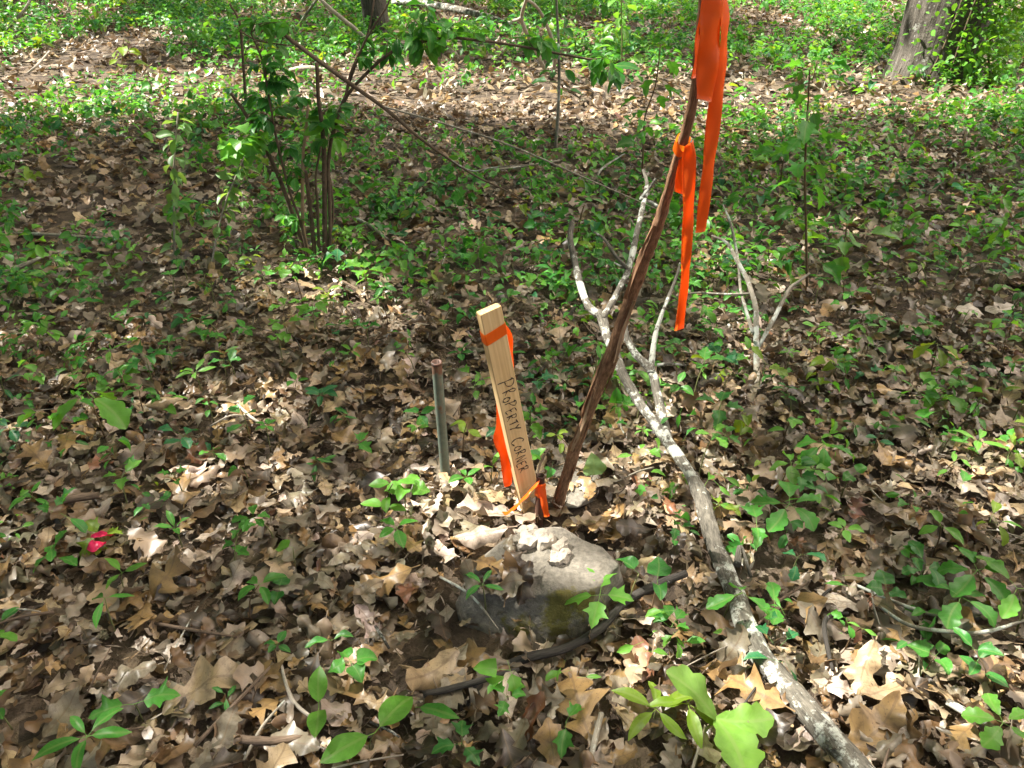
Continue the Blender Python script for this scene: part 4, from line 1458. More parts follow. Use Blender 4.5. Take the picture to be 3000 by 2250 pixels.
    for lab, m, arm in singles:
        branch_thing('fallen_twig', lab, 'twig', m, [arm], 'twigs and sticks on the forest floor', seg=7)
    branch_thing('dead_sapling', 'white dead forked branch at the top centre', 'branch', M_PALE, [
        [(1608, 222, 0.0, 11), (1590, 190, 0.12, 12), (1562, 130, 0.3, 12), (1535, 80, 0.45, 12), (1529, 45, 0.55, 11), (1545, -10, 0.75, 10), (1560, -60, 0.9, 8)],
        [(1530, 50, 0.54, 10), (1515, 58, 0.5, 9), (1504, 60, 0.49, 8)],
        [(1538, -5, 0.72, 8), (1572, 20, 0.62, 9), (1600, 70, 0.48, 10), (1625, 150, 0.25, 11), (1620, 225, 0.0, 11)],
    ])
    branch_thing('broken_stub', 'small broken stub standing in the sunny band right of the ribbons', 'branch', M_GREYTWIG, [
        [(2438, 225, 0.0, 12), (2432, 195, 0.10, 11), (2428, 165, 0.20, 7)], [(2455, 268, 0.0, 6), (2425, 230, 0.1, 5), (2412, 260, 0.03, 3)], [(2450, 255, 0.03, 4), (2470, 200, 0.16, 5), (2500, 180, 0.22, 3)]])
    # short twigs here and there
    for k in range(80):
        y = 0.8 + 3.6 * rng.random() ** 1.5
        x = rng.uniform(-1, 1) * float(half_width(y))
        if math.hypot((x - ROCK_C.x) / 0.22, (y - ROCK_C.y) / 0.2) < 1:
            continue
        a, ln = rng.uniform(0, 6.28), rng.uniform(0.05, 0.22)
        d = Vector((math.cos(a), math.sin(a), 0))
        p = Vector((x, y, hgt(x, y) + 0.045))
        r = rng.uniform(0.0013, 0.0042)
        pts = [p, p + d * ln * 0.5 + Vector((rng.uniform(-.01, .01), rng.uniform(-.01, .01), 0.012)), p + d * ln + Vector((0, 0, rng.uniform(-0.01, 0.03)))]
        m, nm = rng.choice(((M_GREYTWIG, 'grey'), (M_BROWNTWIG, 'brown'), (M_DARKTWIG, 'dark'), (M_PALE, 'pale')))
        o = Tubes().add(pts, [r, r, r * 0.6], 6, 4, 0.15, k).build('fallen_twig', m, origin=p)
        label_later(o, f'{"short" if ln < 0.13 else "long"} {"thin" if r < 0.0027 else "thick"} {nm} twig', 'twig', 'twigs and sticks on the forest floor', x, y)


build_branches()

# ------------------------------------------------------------------ green leaves, seedlings, saplings, the shrub
GREEN_MESH = {}


def green_mesh(kind, stalk):
    key = (kind, stalk)
    if key not in GREEN_MESH:
        L = []
        for k in range(5):
            rg = random.Random(sum(map(ord, kind)) + k * 31)
            nst = {'maple': 13, 'heart': 11, 'scallop': 13, 'oval': 9, 'lance': 8, 'whiteoak': 15}[kind]
            v, q, uv = leaf_grid(kind, nst, 5, rg.uniform(0.3, 1.4) * rg.choice((-1, 1)), -rg.uniform(0.2, 1.0), rg.uniform(-0.3, 0.3), rg.uniform(0.08, 0.25), rg, stalk, rg.uniform(-0.6, 0.6), 0.0, rg.uniform(0.12, 0.4))
            L.append(np_mesh('green_' + kind, v, q, uv, mat=M_GREEN_OBJ))
        GREEN_MESH[key] = L
    return rng.choice(GREEN_MESH[key])


def green_leaf(parent, at, yaw, pitch, size, kind, colour, rollang=0.0, stalk=0.0):
    """a leaf of the plant, held off the point `at` by its stalk; pitch > 0 points up"""
    o = link_obj('leaf', green_mesh(kind, stalk), parent)
    R = Quaternion((0, 0, 1), yaw) @ Quaternion((1, 0, 0), pitch) @ Quaternion((0, 1, 0), rollang)
    o.location = Vector(at) + R @ Vector((0, stalk * size, 0))
    o.rotation_euler = R.to_euler()
    o.scale = (size, size, size)
    j = rng.uniform(0.82, 1.18)
    o.color = (colour[0] * j, colour[1] * j * rng.uniform(0.95, 1.05), colour[2] * j, 1)
    return o


GREENS = {'deep green': (0.036, 0.180, 0.030), 'mid green': (0.058, 0.238, 0.030), 'fresh green': (0.105, 0.300, 0.034), 'yellow-green': (0.16, 0.27, 0.022), 'blue-green': (0.024, 0.150, 0.055), 'pale green': (0.13, 0.27, 0.085)}
KINDTEXT = {'oval': 'oval-leaved', 'lance': 'narrow-leaved', 'maple': 'lobed-leaf maple', 'heart': 'heart-leaved', 'scallop': 'wavy-leaved oak', 'whiteoak': 'lobed-leaf oak'}
COUNTTEXT = {1: 'one-leaf', 2: 'two-leaf', 3: 'three-leaf', 4: 'four-leaf', 5: 'five-leaf', 6: 'six-leaf', 7: 'seven-leaf', 8: 'eight-leaf'}


def seedling(p, kind, nleaf, height, size, colour='mid green', label=None, style='whorl', lean=0.25, pitch=None, az0=None):
    root = empty('seedling', p)
    lx, ly = rng.gauss(0, lean) * height, rng.gauss(0, lean) * height
    tip = Vector((lx, ly, height))
    t = Tubes()
    mid = Vector((lx * 0.3, ly * 0.3, height * 0.55))
    path = [Vector((0, 0, -0.02)), mid, tip]
    r = 0.0009 + height * 0.008
    t.add(path, [r * 1.3, r, r * 0.7], 5, 3)
    me = t.mesh('stem', M_STEM if rng.random() < 0.6 else M_STEMRED)
    link_obj('stem', me, root)
    a0 = rng.uniform(0, 6.28) if az0 is None else az0
    for k in range(nleaf):
        if style == 'whorl':
            at, yaw = tip, a0 + 6.283 * k / max(nleaf, 1) + rng.uniform(-0.25, 0.25)
            pt = rng.uniform(-0.15, 0.55) if pitch is None else pitch + rng.uniform(-0.2, 0.2)
        elif style == 'pairs':
            lev = 1 - (k // 2) * 0.28
            at = Vector((0, 0, 0)).lerp(tip, max(0.3, lev))
            yaw = a0 + (k % 2) * math.pi + (k // 2) * 1.45 + rng.uniform(-0.2, 0.2)
            pt = rng.uniform(0.0, 0.7) if pitch is None else pitch
        else:
            lev = 1 - k / max(nleaf, 1) * 0.75
            at = Vector((0, 0, 0)).lerp(tip, lev)
            yaw = a0 + 2.4 * k
            pt = rng.uniform(-0.3, 0.5) if pitch is None else pitch
        green_leaf(root, at, yaw, pt, size * rng.uniform(0.8, 1.15), kind, GREENS[colour], rng.uniform(-0.25, 0.25), 0.15 if kind in ('oval', 'lance') else 0.3)
    if label:
        tag(root, label, 'seedling', 'green seedlings on the forest floor')
    else:
        sz = 'tiny' if size < 0.034 else ('small' if size < 0.055 else 'large')
        label_later(root, f'{sz} {colour} {COUNTTEXT.get(nleaf, "many-leaf")} {KINDTEXT[kind]} seedling', 'seedling', 'green seedlings on the forest floor', p.x, p.y)
    return root


def cm(px, p):
    return px * (p - Vector((0, 0, CAM_H))).dot(FWD) / FPX


SEED_AT = []


def build_seedlings():
    G = lambda px, py: gp(px, py, 0.0)
    # the bright oak seedling in the foreground, leaf by leaf
    p = G(2030, 2262)
    root = tag(empty('seedling', p), 'bright three-leaf oak seedling with large lobed leaves beside the log at bottom', 'seedling', 'green seedlings on the forest floor')
    node = gp(2098, 2108, 0.07) - p
    Tubes().add([Vector((0, 0, 0)), gp(2062, 2150, 0.05) - p, node], [0.003, 0.0026, 0.002], 6, 4).build('stem', M_STEM, root, origin=(0, 0, 0))
    for (px, py, dz, sz, roll) in ((2003, 2008, 0.13, 0.145, 0.2), (2228, 2112, 0.07, 0.115, 0.25), (2160, 2245, 0.08, 0.150, -0.1)):
        tgt = gp(px, py, dz) - p
        d = tgt - node
        yaw = math.atan2(-d.x, d.y)
        green_leaf(root, node, yaw, math.atan2(d.z, math.hypot(d.x, d.y)) + 0.25, sz, 'scallop', (0.15, 0.30, 0.045), roll)
    SEED_AT.append(p)
    for px, py, lab in ((1908, 2150, 'yellow-green five-leaf star seedling left of the bright oak seedling'), (2015, 2135, 'yellow-green narrow-leaved star seedling just behind the bright oak seedling')):
        p = G(px, py)
        seedling(p, 'lance', 5, 0.075, 0.082, 'yellow-green', lab, pitch=0.1, lean=0.05)
        SEED_AT.append(p)
    # one upturned heart leaf behind the stick
    p = G(1712, 1450)
    root = tag(empty('seedling', p), 'single pale upturned heart leaf on a stalk right of the leaning stick', 'seedling', 'green seedlings on the forest floor')
    node = yp(1738, 1392, p.y + 0.01) - p
    Tubes().add([Vector((0, 0, 0)), node * 0.5 + Vector((-.004, 0, 0)), node], [0.0022, 0.002, 0.0016], 6, 4).build('stem', M_PALE, root, origin=(0, 0, 0))
    green_leaf(root, node, 0.1, 1.05, 0.062, 'heart', (0.16, 0.28, 0.11), 0.1)
    special = [
        (1838, 1800, 'heart', 1, 0.09, 0.052, 'deep green', 'smaller deep green heart leaf at the right of the mossy rock', 0.1),
        (1905, 1820, 'heart', 2, 0.09, 0.066, 'deep green', 'large deep green pair of heart leaves right of the mossy rock', 0.35),
        (1785, 1862, 'maple', 4, 0.08, 0.072, 'fresh green', 'fresh green four-leaf maple seedling by the dark stick end', 0.1),
        (2255, 1590, 'scallop', 5, 0.10, 0.085, 'mid green', 'five-leaf oak seedling on a slender stem right of the grey branch', 0.0),
        (2110, 1552, 'maple', 3, 0.05, 0.055, 'yellow-green', 'small yellow-green maple seedling beside the lichened branch', 0.1),
        (2275, 1470, 'oval', 4, 0.09, 0.070, 'fresh green', 'fresh oval-leaved seedling behind the lichened branch end', -0.1),
        (2850, 1790, 'scallop', 5, 0.10, 0.085, 'mid green', 'upper five-leaf oak seedling at lower right', -0.2),
        (2790, 1860, 'scallop', 4, 0.09, 0.082, 'mid green', 'lower four-leaf oak seedling at lower right', -0.15),
        (2525, 1800, 'heart', 3, 0.06, 0.05, 'deep green', 'deep green three-leaf seedling by the bent dark vine', 0.2),
        (2970, 1870, 'scallop', 3, 0.10, 0.09, 'fresh green', 'fresh oak seedling cut by the right edge', 0.0),
        (2870, 2225, 'scallop', 5, 0.06, 0.062, 'fresh green', 'bright five-leaf seedling near the bottom right corner', 0.25),
        (2690, 2010, 'heart', 3, 0.06, 0.05, 'mid green', 'three-leaf seedling between the log and bottom right corner', 0.2),
        (1085, 2225, 'oval', 2, 0.05, 0.105, 'fresh green', 'seedling with two big oval leaves at the bottom edge', 0.15),
        (935, 2215, 'oval', 2, 0.07, 0.085, 'fresh green', 'upright oval-leaf seedling at the bottom left of centre', 0.6),
        (300, 2215, 'lance', 5, 0.07, 0.085, 'mid green', 'five-leaf narrow seedling near the bottom left corner', 0.3),
        (45, 1880, 'oval', 2, 0.03, 0.055, 'deep green', 'deep green two-leaf seedling at the left edge', 0.2),
        (345, 1870, 'lance', 3, 0.10, 0.078, 'mid green', 'narrow-leaved seedling in front of the pink tape scrap', -0.2),
        (370, 1745, 'lance', 3, 0.05, 0.062, 'fresh green', 'three-leaf seedling on the big oak leaf by the pink scrap', 0.4),
        (540, 1620, 'lance', 4, 0.06, 0.062, 'mid green', 'upright narrow-leaved seedling right of the pink scrap', 0.9),
        (735, 1830, 'oval', 4, 0.09, 0.06, 'mid green', 'four-leaf seedling in shade left of the rock', -0.1),
        (870, 1680, 'heart', 1, 0.05, 0.055, 'fresh green', 'single round pale heart leaf left of the rock', 0.1),
        (830, 1785, 'heart', 2, 0.04, 0.05, 'deep green', 'dark heart pair left of the rock', 0.2),
        (310, 1290, 'scallop', 3, 0.15, 0.135, 'fresh green', 'seedling with three big drooping oak leaves left of the sunlit patch', -0.55),
        (600, 1180, 'lance', 5, 0.09, 0.07, 'fresh green', 'bright narrow-leaved seedling above the sunlit patch', 0.3),
        (870, 1185, 'oval', 3, 0.06, 0.05, 'mid green', 'three-leaf rounded seedling right of the sunlit patch', 0.6),
        (665, 1110, 'lance', 2, 0.07, 0.06, 'fresh green', 'two-leaf narrow seedling above right of the sunlit patch', 0.4),
        (1385, 1460, 'oval', 4, 0.06, 0.055, 'mid green', 'rounded dark seedling left of the stake foot', 0.3),
        (1440, 1435, 'lance', 2, 0.06, 0.06, 'fresh green', 'narrow leaf pair touching the left side of the stake', 0.7),
        (1120, 1560, 'oval', 6, 0.13, 0.062, 'fresh green', 'pale six-leaf sprout left of the curled leaves', 0.1),
        (1190, 1530, 'heart', 4, 0.11, 0.058, 'fresh green', 'rounded-leaf sprout between the grey pipe and the rock', 0.0),
        (1160, 1640, 'oval', 4, 0.08, 0.058, 'mid green', 'lower sprout left of the mossy rock', 0.0),
        (1425, 1830, 'lance', 4, 0.10, 0.058, 'deep green', 'narrow-leaved seedling leaning on the front of the rock', 0.5),
        (2375, 1375, 'scallop', 5, 0.10, 0.09, 'mid green', 'seedling with drooping oak leaves right of the grey branch', -0.35),
        (2720, 1110, 'scallop', 4, 0.11, 0.085, 'yellow-green', 'yellow-green drooping oak seedling near the right edge', -0.45),
        (2835, 1370, 'lance', 4, 0.06, 0.07, 'fresh green', 'pale narrow seedling near the right edge', 0.3),
        (1815, 1190, 'maple', 4, 0.16, 0.062, 'fresh green', 'maple seedling rising just right of the leaning stick', -0.3),
        (1742, 1130, 'lance', 5, 0.14, 0.065, 'mid green', 'narrow-leaved sprout touching the left side of the leaning stick', -0.2),
        (1220, 2140, 'lance', 1, 0.06, 0.115, 'mid green', 'one long strap leaf left of bottom centre', 0.5),
        (1045, 2040, 'heart', 4, 0.07, 0.05, 'mid green', 'dull green seedling left of the long strap leaf', 0.0),
        (985, 1950, 'oval', 2, 0.05, 0.062, 'deep green', 'two-leaf oval seedling left of the pale curled leaf', 0.5),
        (2115, 1830, 'scallop', 3, 0.12, 0.08, 'mid green', 'wavy-leaved seedling against the left side of the log', -0.4),
        (2240, 1870, 'scallop', 2, 0.08, 0.072, 'mid green', 'two-leaf wavy seedling against the right side of the log', 0.4),
        (1655, 2160, 'maple', 2, 0.04, 0.055, 'mid green', 'small maple seedling below the large tan oak leaf', 0.1),
        (1490, 2085, 'maple', 3, 0.06, 0.048, 'mid green', 'small maple seedling on pale leaf below the dark stick', 0.0),
        (1355, 2235, 'maple', 3, 0.04, 0.055, 'deep green', 'dark maple seedling at the bottom edge left of centre', 0.2),
        (2730, 1640, 'oval', 3, 0.10, 0.065, 'fresh green', 'oval-leaved seedling under the right edge seedlings', 0.0),
        (1560, 1435, 'oval', 1, 0.06, 0.055, 'fresh green', 'single green leaf peeping between the stake and iron pin', 1.1),
        (2440, 1620, 'oval', 4, 0.06, 0.05, 'fresh green', 'small fresh seedling behind the two thin grey twigs', 0.2),
        (2560, 1010, 'oval', 5, 0.08, 0.055, 'mid green', 'mid green seedling right of the dry forked twig', 0.1),
        (2430, 1130, 'heart', 3, 0.07, 0.05, 'mid green', 'heart-leaved seedling right of the dry forked twig', 0.1),
        (130, 1020, 'lance', 4, 0.08, 0.06, 'mid green', 'narrow seedling near the left edge above the oak leaf', 0.2),
        (340, 1080, 'lance', 3, 0.06, 0.06, 'fresh green', 'narrow three-leaf seedling behind the drooping oak seedling', 0.2),
        (890, 900, 'heart', 5, 0.15, 0.06, 'fresh green', 'rounded maple-like seedling in sun in front of the shrub', -0.2),
        (930, 1010, 'maple', 4, 0.12, 0.085, 'fresh green', 'large maple seedling in front of the shrub foot', -0.3),
        (1270, 920, 'oval', 5, 0.07, 0.05, 'mid green', 'small seedling left of the stake top', 0.3),
    ]
    for px, py, kind, nl, hh, sz, colr, lab, pt in special:
        p = G(px, py)
        p.z += 0.03
        seedling(p, kind, nl, hh, sz * 0.88, colr, lab, style='whorl' if nl <= 5 else 'pairs', pitch=pt)
        SEED_AT.append(p)
    # the rest, thicker to the right and farther off
    want = 235
    tries = 0
    while want and tries < 20000:
        tries += 1
        y = 0.9 + 2.4 * rng.random() ** 0.85
        x = rng.uniform(-1, 1) * float(half_width(y))
        dens = 0.25 + 0.5 * min(1, max(0, (y - 1.5) / 1.2)) + (0.35 if x > 0.35 and y > 1.7 else 0)
        if y < 1.55 and -0.5 < x < 0.45:
            dens *= 0.25
        if rng.random() > dens:
            continue
        p = Vector((x, y, hgt(x, y) + 0.03))
        if any((p - q).length < 0.07 for q in SEED_AT) or (p - STAKE).length < 0.12 or math.hypot((x - ROCK_C.x) / 0.24, (y - ROCK_C.y) / 0.2) < 1:
            continue
        kind = rng.choices(['oval', 'lance', 'maple', 'heart', 'scallop'], [0.34, 0.24, 0.20, 0.10, 0.12])[0]
        nl = rng.choice({'oval': (2, 3, 4, 4, 6), 'lance': (2, 3, 4, 5), 'maple': (2, 3, 4, 5), 'heart': (1, 2, 3), 'scallop': (3, 4, 5)}[kind])
        sz = rng.uniform(0.028, 0.055) * (1.25 if kind in ('scallop', 'maple') else 1)
        colr = rng.choices(list(GREENS), [0.24, 0.36, 0.24, 0.05, 0.11, 0.0])[0]
        seedling(p, kind, nl, rng.uniform(0.035, 0.11), sz, colr, None, rng.choice(('whorl', 'pairs', 'spiral')))
        SEED_AT.append(p)
        want -= 1


build_seedlings()


def sapling(name, label, pts_px, Y, wpx, kind, size, count, colour, t0=0.25, mat=None, pitch=(-1.0, 0.3), cat='sapling', spread=0.03):
    """a slender upright stem with leaves; pts_px is its course in the upright plane y = Y"""
    P = [yp(x, y, Y) for x, y in pts_px]
    P[0].z = hgt(P[0].x, P[0].y) - 0.02
    root = tag(empty(name, P[0]), label, cat)
    R = [wpx * (p - Vector((0, 0, CAM_H))).dot(FWD) / FPX / 2 * (1 - 0.5 * i / len(P)) for i, p in enumerate(P)]
    Tubes().add(P, R, 7, 4, 0.08, Y).build('stem', mat or M_STEMRED, root)
    path = smooth_path([tuple(p) for p in P], 10)
    for k in range(count):
        t = t0 + (1 - t0) * (k + rng.uniform(0, 0.8)) / count
        q = Vector(path[min(len(path) - 1, int(t * (len(path) - 1)))]) - P[0]
        yaw = rng.uniform(0, 6.28)
        green_leaf(root, q, yaw, rng.uniform(*pitch), size * 1.4 * rng.uniform(0.7, 1.15), kind, GREENS[colour], rng.uniform(-0.8, 0.8), 0.7 if spread > 0.03 else 0.12)
    return root


def build_saplings():
    sapling('sapling', 'slim upright maple sapling in shade right of the ribbons', [(2368, 870), (2362, 700), (2358, 520), (2362, 400), (2368, 290), (2372, 205)], gp(2368, 870).y, 8, 'maple', 0.075, 22, 'mid green', 0.15, spread=0.07)
    sapling('sapling', 'thin maple sapling behind the forked branch tips', [(1882, 520), (1885, 420), (1890, 340), (1920, 250), (1935, 130)], gp(1882, 520).y, 6, 'maple', 0.075, 16, 'mid green', 0.2, spread=0.09)
    sapling('sapling', 'pale upright sprout with paired leaves left of the shrub', [(510, 770), (510, 640), (510, 520), (514, 420), (522, 330)], gp(510, 770).y, 7, 'oval', 0.050, 34, 'pale green', 0.1, M_PALE, (-1.1, 0.5), spread=0.012)
    sapling('sapling', 'pale leaning sprout with paired leaves touching the shrub', [(612, 790), (640, 670), (665, 580), (690, 520), (715, 460)], gp(612, 790).y, 6, 'oval', 0.050, 30, 'pale green', 0.1, M_PALE, (-1.1, 0.5), spread=0.012)
    sapling('sapling', 'tall thin leafy sapling at the top centre', [(1626, 440), (1634, 350), (1638, 240), (1636, 120), (1630, 0), (1630, -120)], gp(1626, 440).y, 11, 'oval', 0.075, 26, 'deep green', 0.35, M_GREYTWIG, (-0.8, 0.1), spread=0.08)
    sapling('sapling', 'pale thin sapling with bright top leaves left of the ribbons', [(1820, 240), (1822, 120), (1820, 20), (1822, -60)], gp(1820, 240).y, 5, 'oval', 0.08, 18, 'fresh green', 0.1, M_STEM, (-0.5, 0.3), spread=0.08)
    sapling('sapling', 'sprout of big maple leaves right of the ribbons', [(2285, 560), (2290, 500), (2300, 450), (2310, 415)], gp(2285, 560).y, 5, 'maple', 0.095, 9, 'mid green', 0.3, None, (-0.5, 0.2), spread=0.09)
    sapling('sapling', 'bushy maple sprout at the right below the slim sapling', [(2470, 780), (2475, 720), (2480, 660)], gp(2470, 780).y, 6, 'maple', 0.095, 10, 'fresh green', 0.2, None, (-0.5, 0.2), spread=0.10)
    sapling('sapling', 'maple sprout in the sunny band left of the trunk', [(2375, 260), (2385, 215), (2395, 175)], gp(2375, 260).y, 4, 'maple', 0.11, 8, 'mid green', 0.4, None, (-0.3, 0.3), spread=0.12)
    sapling('sapling', 'leafy sprout at the left of the sunny band', [(355, 215), (358, 165), (362, 115)], gp(355, 215).y, 4, 'oval', 0.10, 9, 'yellow-green', 0.3, None, (-0.3, 0.3), spread=0.10)
    sapling('sapling', 'dark leafless sprout stem left of the shrub at the top', [(722, 330), (716, 230), (708, 120), (700, 60), (672, 10)], gp(722, 330).y + 0.0, 10, 'oval', 0.05, 6, 'mid green', 0.6, M_BUSHSTEM)
    sapling('sapling', 'maple sprout in shade between the shrub and the stake', [(1330, 590), (1336, 540), (1345, 505)], gp(1330, 590).y, 5, 'maple', 0.08, 8, 'mid green', 0.3, None, (-0.4, 0.2), spread=0.09)
    sapling('sapling', 'sprout with a few lobed leaves right of the stake tip', [(1690, 700), (1700, 640), (1712, 600)], gp(1690, 700).y, 5, 'maple', 0.075, 7, 'mid green', 0.3, None, (-0.5, 0.1), spread=0.08)


build_saplings()


def build_shrub():
    base = gp(932, 765)
    Y = base.y
    root = tag(empty('shrub', base), 'multi-stemmed shrub with cut brown stems and dark green leaves', 'shrub')
    stems = [
        ([(905, 770), (889, 723), (822, 530), (769, 419), (720, 335), (676, 272)], 19, 0.06),
        ([(905, 760), (880, 650), (851, 569), (812, 415), (788, 284), (769, 180), (735, 96)], 11, -0.08),
        ([(918, 775), (889, 675), (887, 482), (895, 390), (903, 308)], 15, 0.02),
        ([(925, 778), (912, 640), (900, 540), (896, 500)], 18, -0.04),
        ([(955, 775), (952, 699), (950, 482), (945, 386), (933, 289), (928, 183)], 22, 0.0),
        ([(965, 770), (966, 600), (962, 482), (976, 386), (1015, 284), (1082, 207), (1125, 169), (1180, 138), (1300, 112), (1400, 118), (1520, 135), (1640, 158), (1760, 180)], 15, 0.05),
        ([(975, 400), (1000, 310), (1015, 270), (1058, 145), (1100, 70), (1135, 15), (1150, -40)], 11, 0.07),
        ([(935, 775), (930, 600), (925, 520), (940, 430)], 12, -0.10),
        ([(700, 90), (760, 120), (860, 135), (930, 150)], 6, 0.2),
        ([(945, 775), (975, 640), (968, 520)], 11, 0.10),
        ([(1012, 280), (1030, 205), (1070, 120), (1090, 40), (1100, -30)], 9, 0.12),
    ]
    paths = []
    for k, (line, w, dy) in enumerate(stems):
        P = [yp(x, y, Y + dy * i / len(line)) for i, (x, y) in enumerate(line)]
        R = [0.78 * w * (p - Vector((0, 0, CAM_H))).dot(FWD) / FPX / 2 * (1 - 0.45 * i / len(P)) for i, p in enumerate(P)]
        if k not in (6, 8, 10):
            P[0].z = hgt(P[0].x, P[0].y) - 0.03
        Tubes().add(P, R, 9, 5, 0.12, k * 3.3).build('stem', M_STICKIN if k in (2,) else M_BUSHSTEM, root)
        paths += [Vector(q) for q in smooth_path([tuple(p) for p in P], 8)]
    # leaves in the clumps the picture shows: centre, spread, how many
    for (px, py, sx, sy, n, sz, colr) in ((800, 240, 45, 100, 38, 0.050, 'deep green'), (770, 330, 40, 50, 16, 0.050, 'deep green'), (850, 250, 25, 60, 14, 0.05, 'deep green'), (790, 160, 40, 40, 9, 0.045, 'mid green'),
                                          (945, 370, 40, 40, 11, 0.052, 'deep green'), (935, 450, 30, 30, 9, 0.06, 'deep green'), (870, 410, 30, 40, 9, 0.06, 'deep green'), (740, 440, 45, 35, 8, 0.095, 'fresh green'),
                                          (1050, 175, 30, 30, 10, 0.042, 'deep green'), (1150, 150, 30, 20, 10, 0.046, 'deep green'), (1245, 100, 35, 40, 14, 0.065, 'mid green'), (1300, 110, 35, 20, 10, 0.06, 'mid green'),
                                          (1370, 100, 30, 18, 8, 0.055, 'mid green'), (1240, 20, 20, 30, 9, 0.05, 'deep green'), (1600, 140, 40, 25, 7, 0.055, 'mid green'), (1815, 200, 30, 30, 7, 0.07, 'deep green'), (1770, 175, 25, 15, 4, 0.055, 'mid green'),
                                          (830, 560, 25, 70, 14, 0.042, 'mid green'), (860, 640, 20, 50, 10, 0.04, 'mid green'), (1000, 395, 20, 15, 4, 0.07, 'fresh green'), (840, 90, 30, 20, 8, 0.045, 'mid green'), (790, 55, 50, 25, 10, 0.05, 'mid green')):
        for _ in range(max(2, int(n * 0.3))):                # each twig springs from the nearest stem and carries its leaves
            e = yp(rng.gauss(px, sx * 0.65), rng.gauss(py, sy * 0.65), Y + rng.gauss(0, 0.05))
            st = min(paths, key=lambda q: (q - e).length + 0.5 * max(0, q.z - e.z))
            if (e - st).length < 0.04:
                e = st + Vector((rng.gauss(0, 0.04), rng.gauss(0, 0.04), rng.uniform(0.03, 0.07)))
            mid = st.lerp(e, 0.5) + Vector((rng.gauss(0, 0.008), rng.gauss(0, 0.008), 0.012))
            Tubes().add([st, mid, e], [0.0022, 0.0017, 0.0011], 5, 3).build('twig', M_BUSHSTEM, root)
            m = 6
            for j in range(m):
                t = 0.3 + 0.7 * (j + 1) / m
                q = st.lerp(e, t) + (mid - st.lerp(e, 0.5)) * (4 * t * (1 - t))
                green_leaf(root, q - base, rng.uniform(0, 6.28), rng.uniform(-1.0, 0.4), sz * 1.3 * rng.uniform(0.7, 1.2), 'oval' if sz < 0.09 else 'maple', GREENS[colr], rng.uniform(-0.6, 0.6), 0.12)
    # a low leafy shoot in the shade at the shrub's right
    p = gp(1190, 640)
    r2 = tag(empty('shrub', p), 'low leafy shrublet in the shade right of the multi-stemmed shrub', 'shrub')
    for a, b in (((1190, 650), (1120, 560)), ((1195, 650), (1230, 545)), ((1200, 655), (1330, 610)), ((1190, 655), (1090, 600)), ((1205, 660), (1390, 665))):
        P = [yp(*a, p.y), yp((a[0] + b[0]) / 2, (a[1] + b[1]) / 2 - 8, p.y + 0.02), yp(*b, p.y + 0.04)]
        Tubes().add(P, [0.004, 0.003, 0.002], 6, 4).build('stem', M_BUSHSTEM, r2)
        for _ in range(20):
            t = rng.uniform(0.2, 1.05)
            q = P[0].lerp(P[2], t) + Vector((rng.gauss(0, 0.03), rng.gauss(0, 0.05), rng.gauss(0.01, 0.025)))
            green_leaf(r2, q - p, rng.uniform(0, 6.28), rng.uniform(-0.5, 0.5), rng.uniform(0.045, 0.08), 'oval', GREENS[rng.choice(('deep green', 'mid green', 'blue-green'))], rng.uniform(-0.4, 0.4))
    # the dead branch that leans through the shrub, with a long thin side twig
    Yb = Y - 0.12
    line = [(828, 98, 0.10), (880, 138, 0.06), (933, 178, 0.03), (1034, 251, 0.0), (1130, 320, 0.0), (1227, 402, 0.0), (1310, 462, 0.0), (1400, 520, 0.02), (1470, 552, 0.04)]
    P = [yp(x, y, Yb + d) for x, y, d in line]
    gnd = gp(1560, 600, 0.03)
    root = tag(empty('leaning_branch', gnd), 'long dead branch leaning through the shrub and down to the right', 'branch')
    P.append(gnd)
    R = [0.007, 0.0085, 0.0085, 0.008, 0.007, 0.006, 0.005, 0.004, 0.003, 0.002]
    Tubes().add(P, R, 9, 5, 0.1, 8.0).build('main_stem', M_BUSHSTEM, root)
    T = [yp(1115, 310, Yb), yp(1300, 362, Yb), yp(1500, 428, Yb - 0.02), yp(1700, 515, Yb - 0.05), gp(1930, 615, 0.12)]
    Tubes().add(T, [0.0042, 0.004, 0.0035, 0.003, 0.002], 6, 6, 0.1, 1.0).build('side_branch', M_GREYTWIG, root)
    T = [P[6], yp(1380, 500, Yb), yp(1450, 490, Yb - 0.02), yp(1560, 482, Yb - 0.02)]
    Tubes().add(T, [0.003, 0.0028, 0.0025, 0.0015], 6, 5, 0.1, 2.0).build('side_branch', M_GREYTWIG, root)
    # climbing greenery on the big trunk
    b = TREE_BASES[0]
    c = Vector((b.x, b.y, hgt(b.x, b.y)))
    vine = tag(empty('climbing_vine', c), 'fresh green vine of small leaves climbing the stout trunk at upper right', 'vine')
    pts, tint, yaw = [], [], []
    for k in range(4):
        off = (-0.15 + 0.13 * k)
        line = [c + Vector((off * 1.4, -0.36, 0.0)), c + Vector((off * 0.9, -0.37, 0.35)), c + Vector((off * 0.8 + 0.04, -0.34, 0.8)), c + Vector((off * 0.9, -0.32, 1.4)), c + Vector((off + 0.06, -0.30, 2.2))]
        Tubes().add(line, [0.010, 0.008, 0.007, 0.006, 0.004], 6, 6, 0.2, k).build('vine_stem', M_BUSHSTEM, vine)
    n = 2600
    zz = nrng.random(n) ** 1.1 * 2.0
    aa = nrng.normal(0.26, 0.5, n)
    rr = 0.33 + 0.10 / (0.5 + zz) + nrng.exponential(0.07, n)
    pos = np.stack([np.sin(aa) * rr + 0.05, -np.cos(aa) * rr, zz], -1)
    tint = np.array(GREENS['fresh green']) * nrng.uniform(0.6, 1.3, (n, 1))
    lv = [leaf_grid('oval', 5, 3, rng.uniform(-1, 1), -0.5, 0, 0.1) for _ in range(4)]
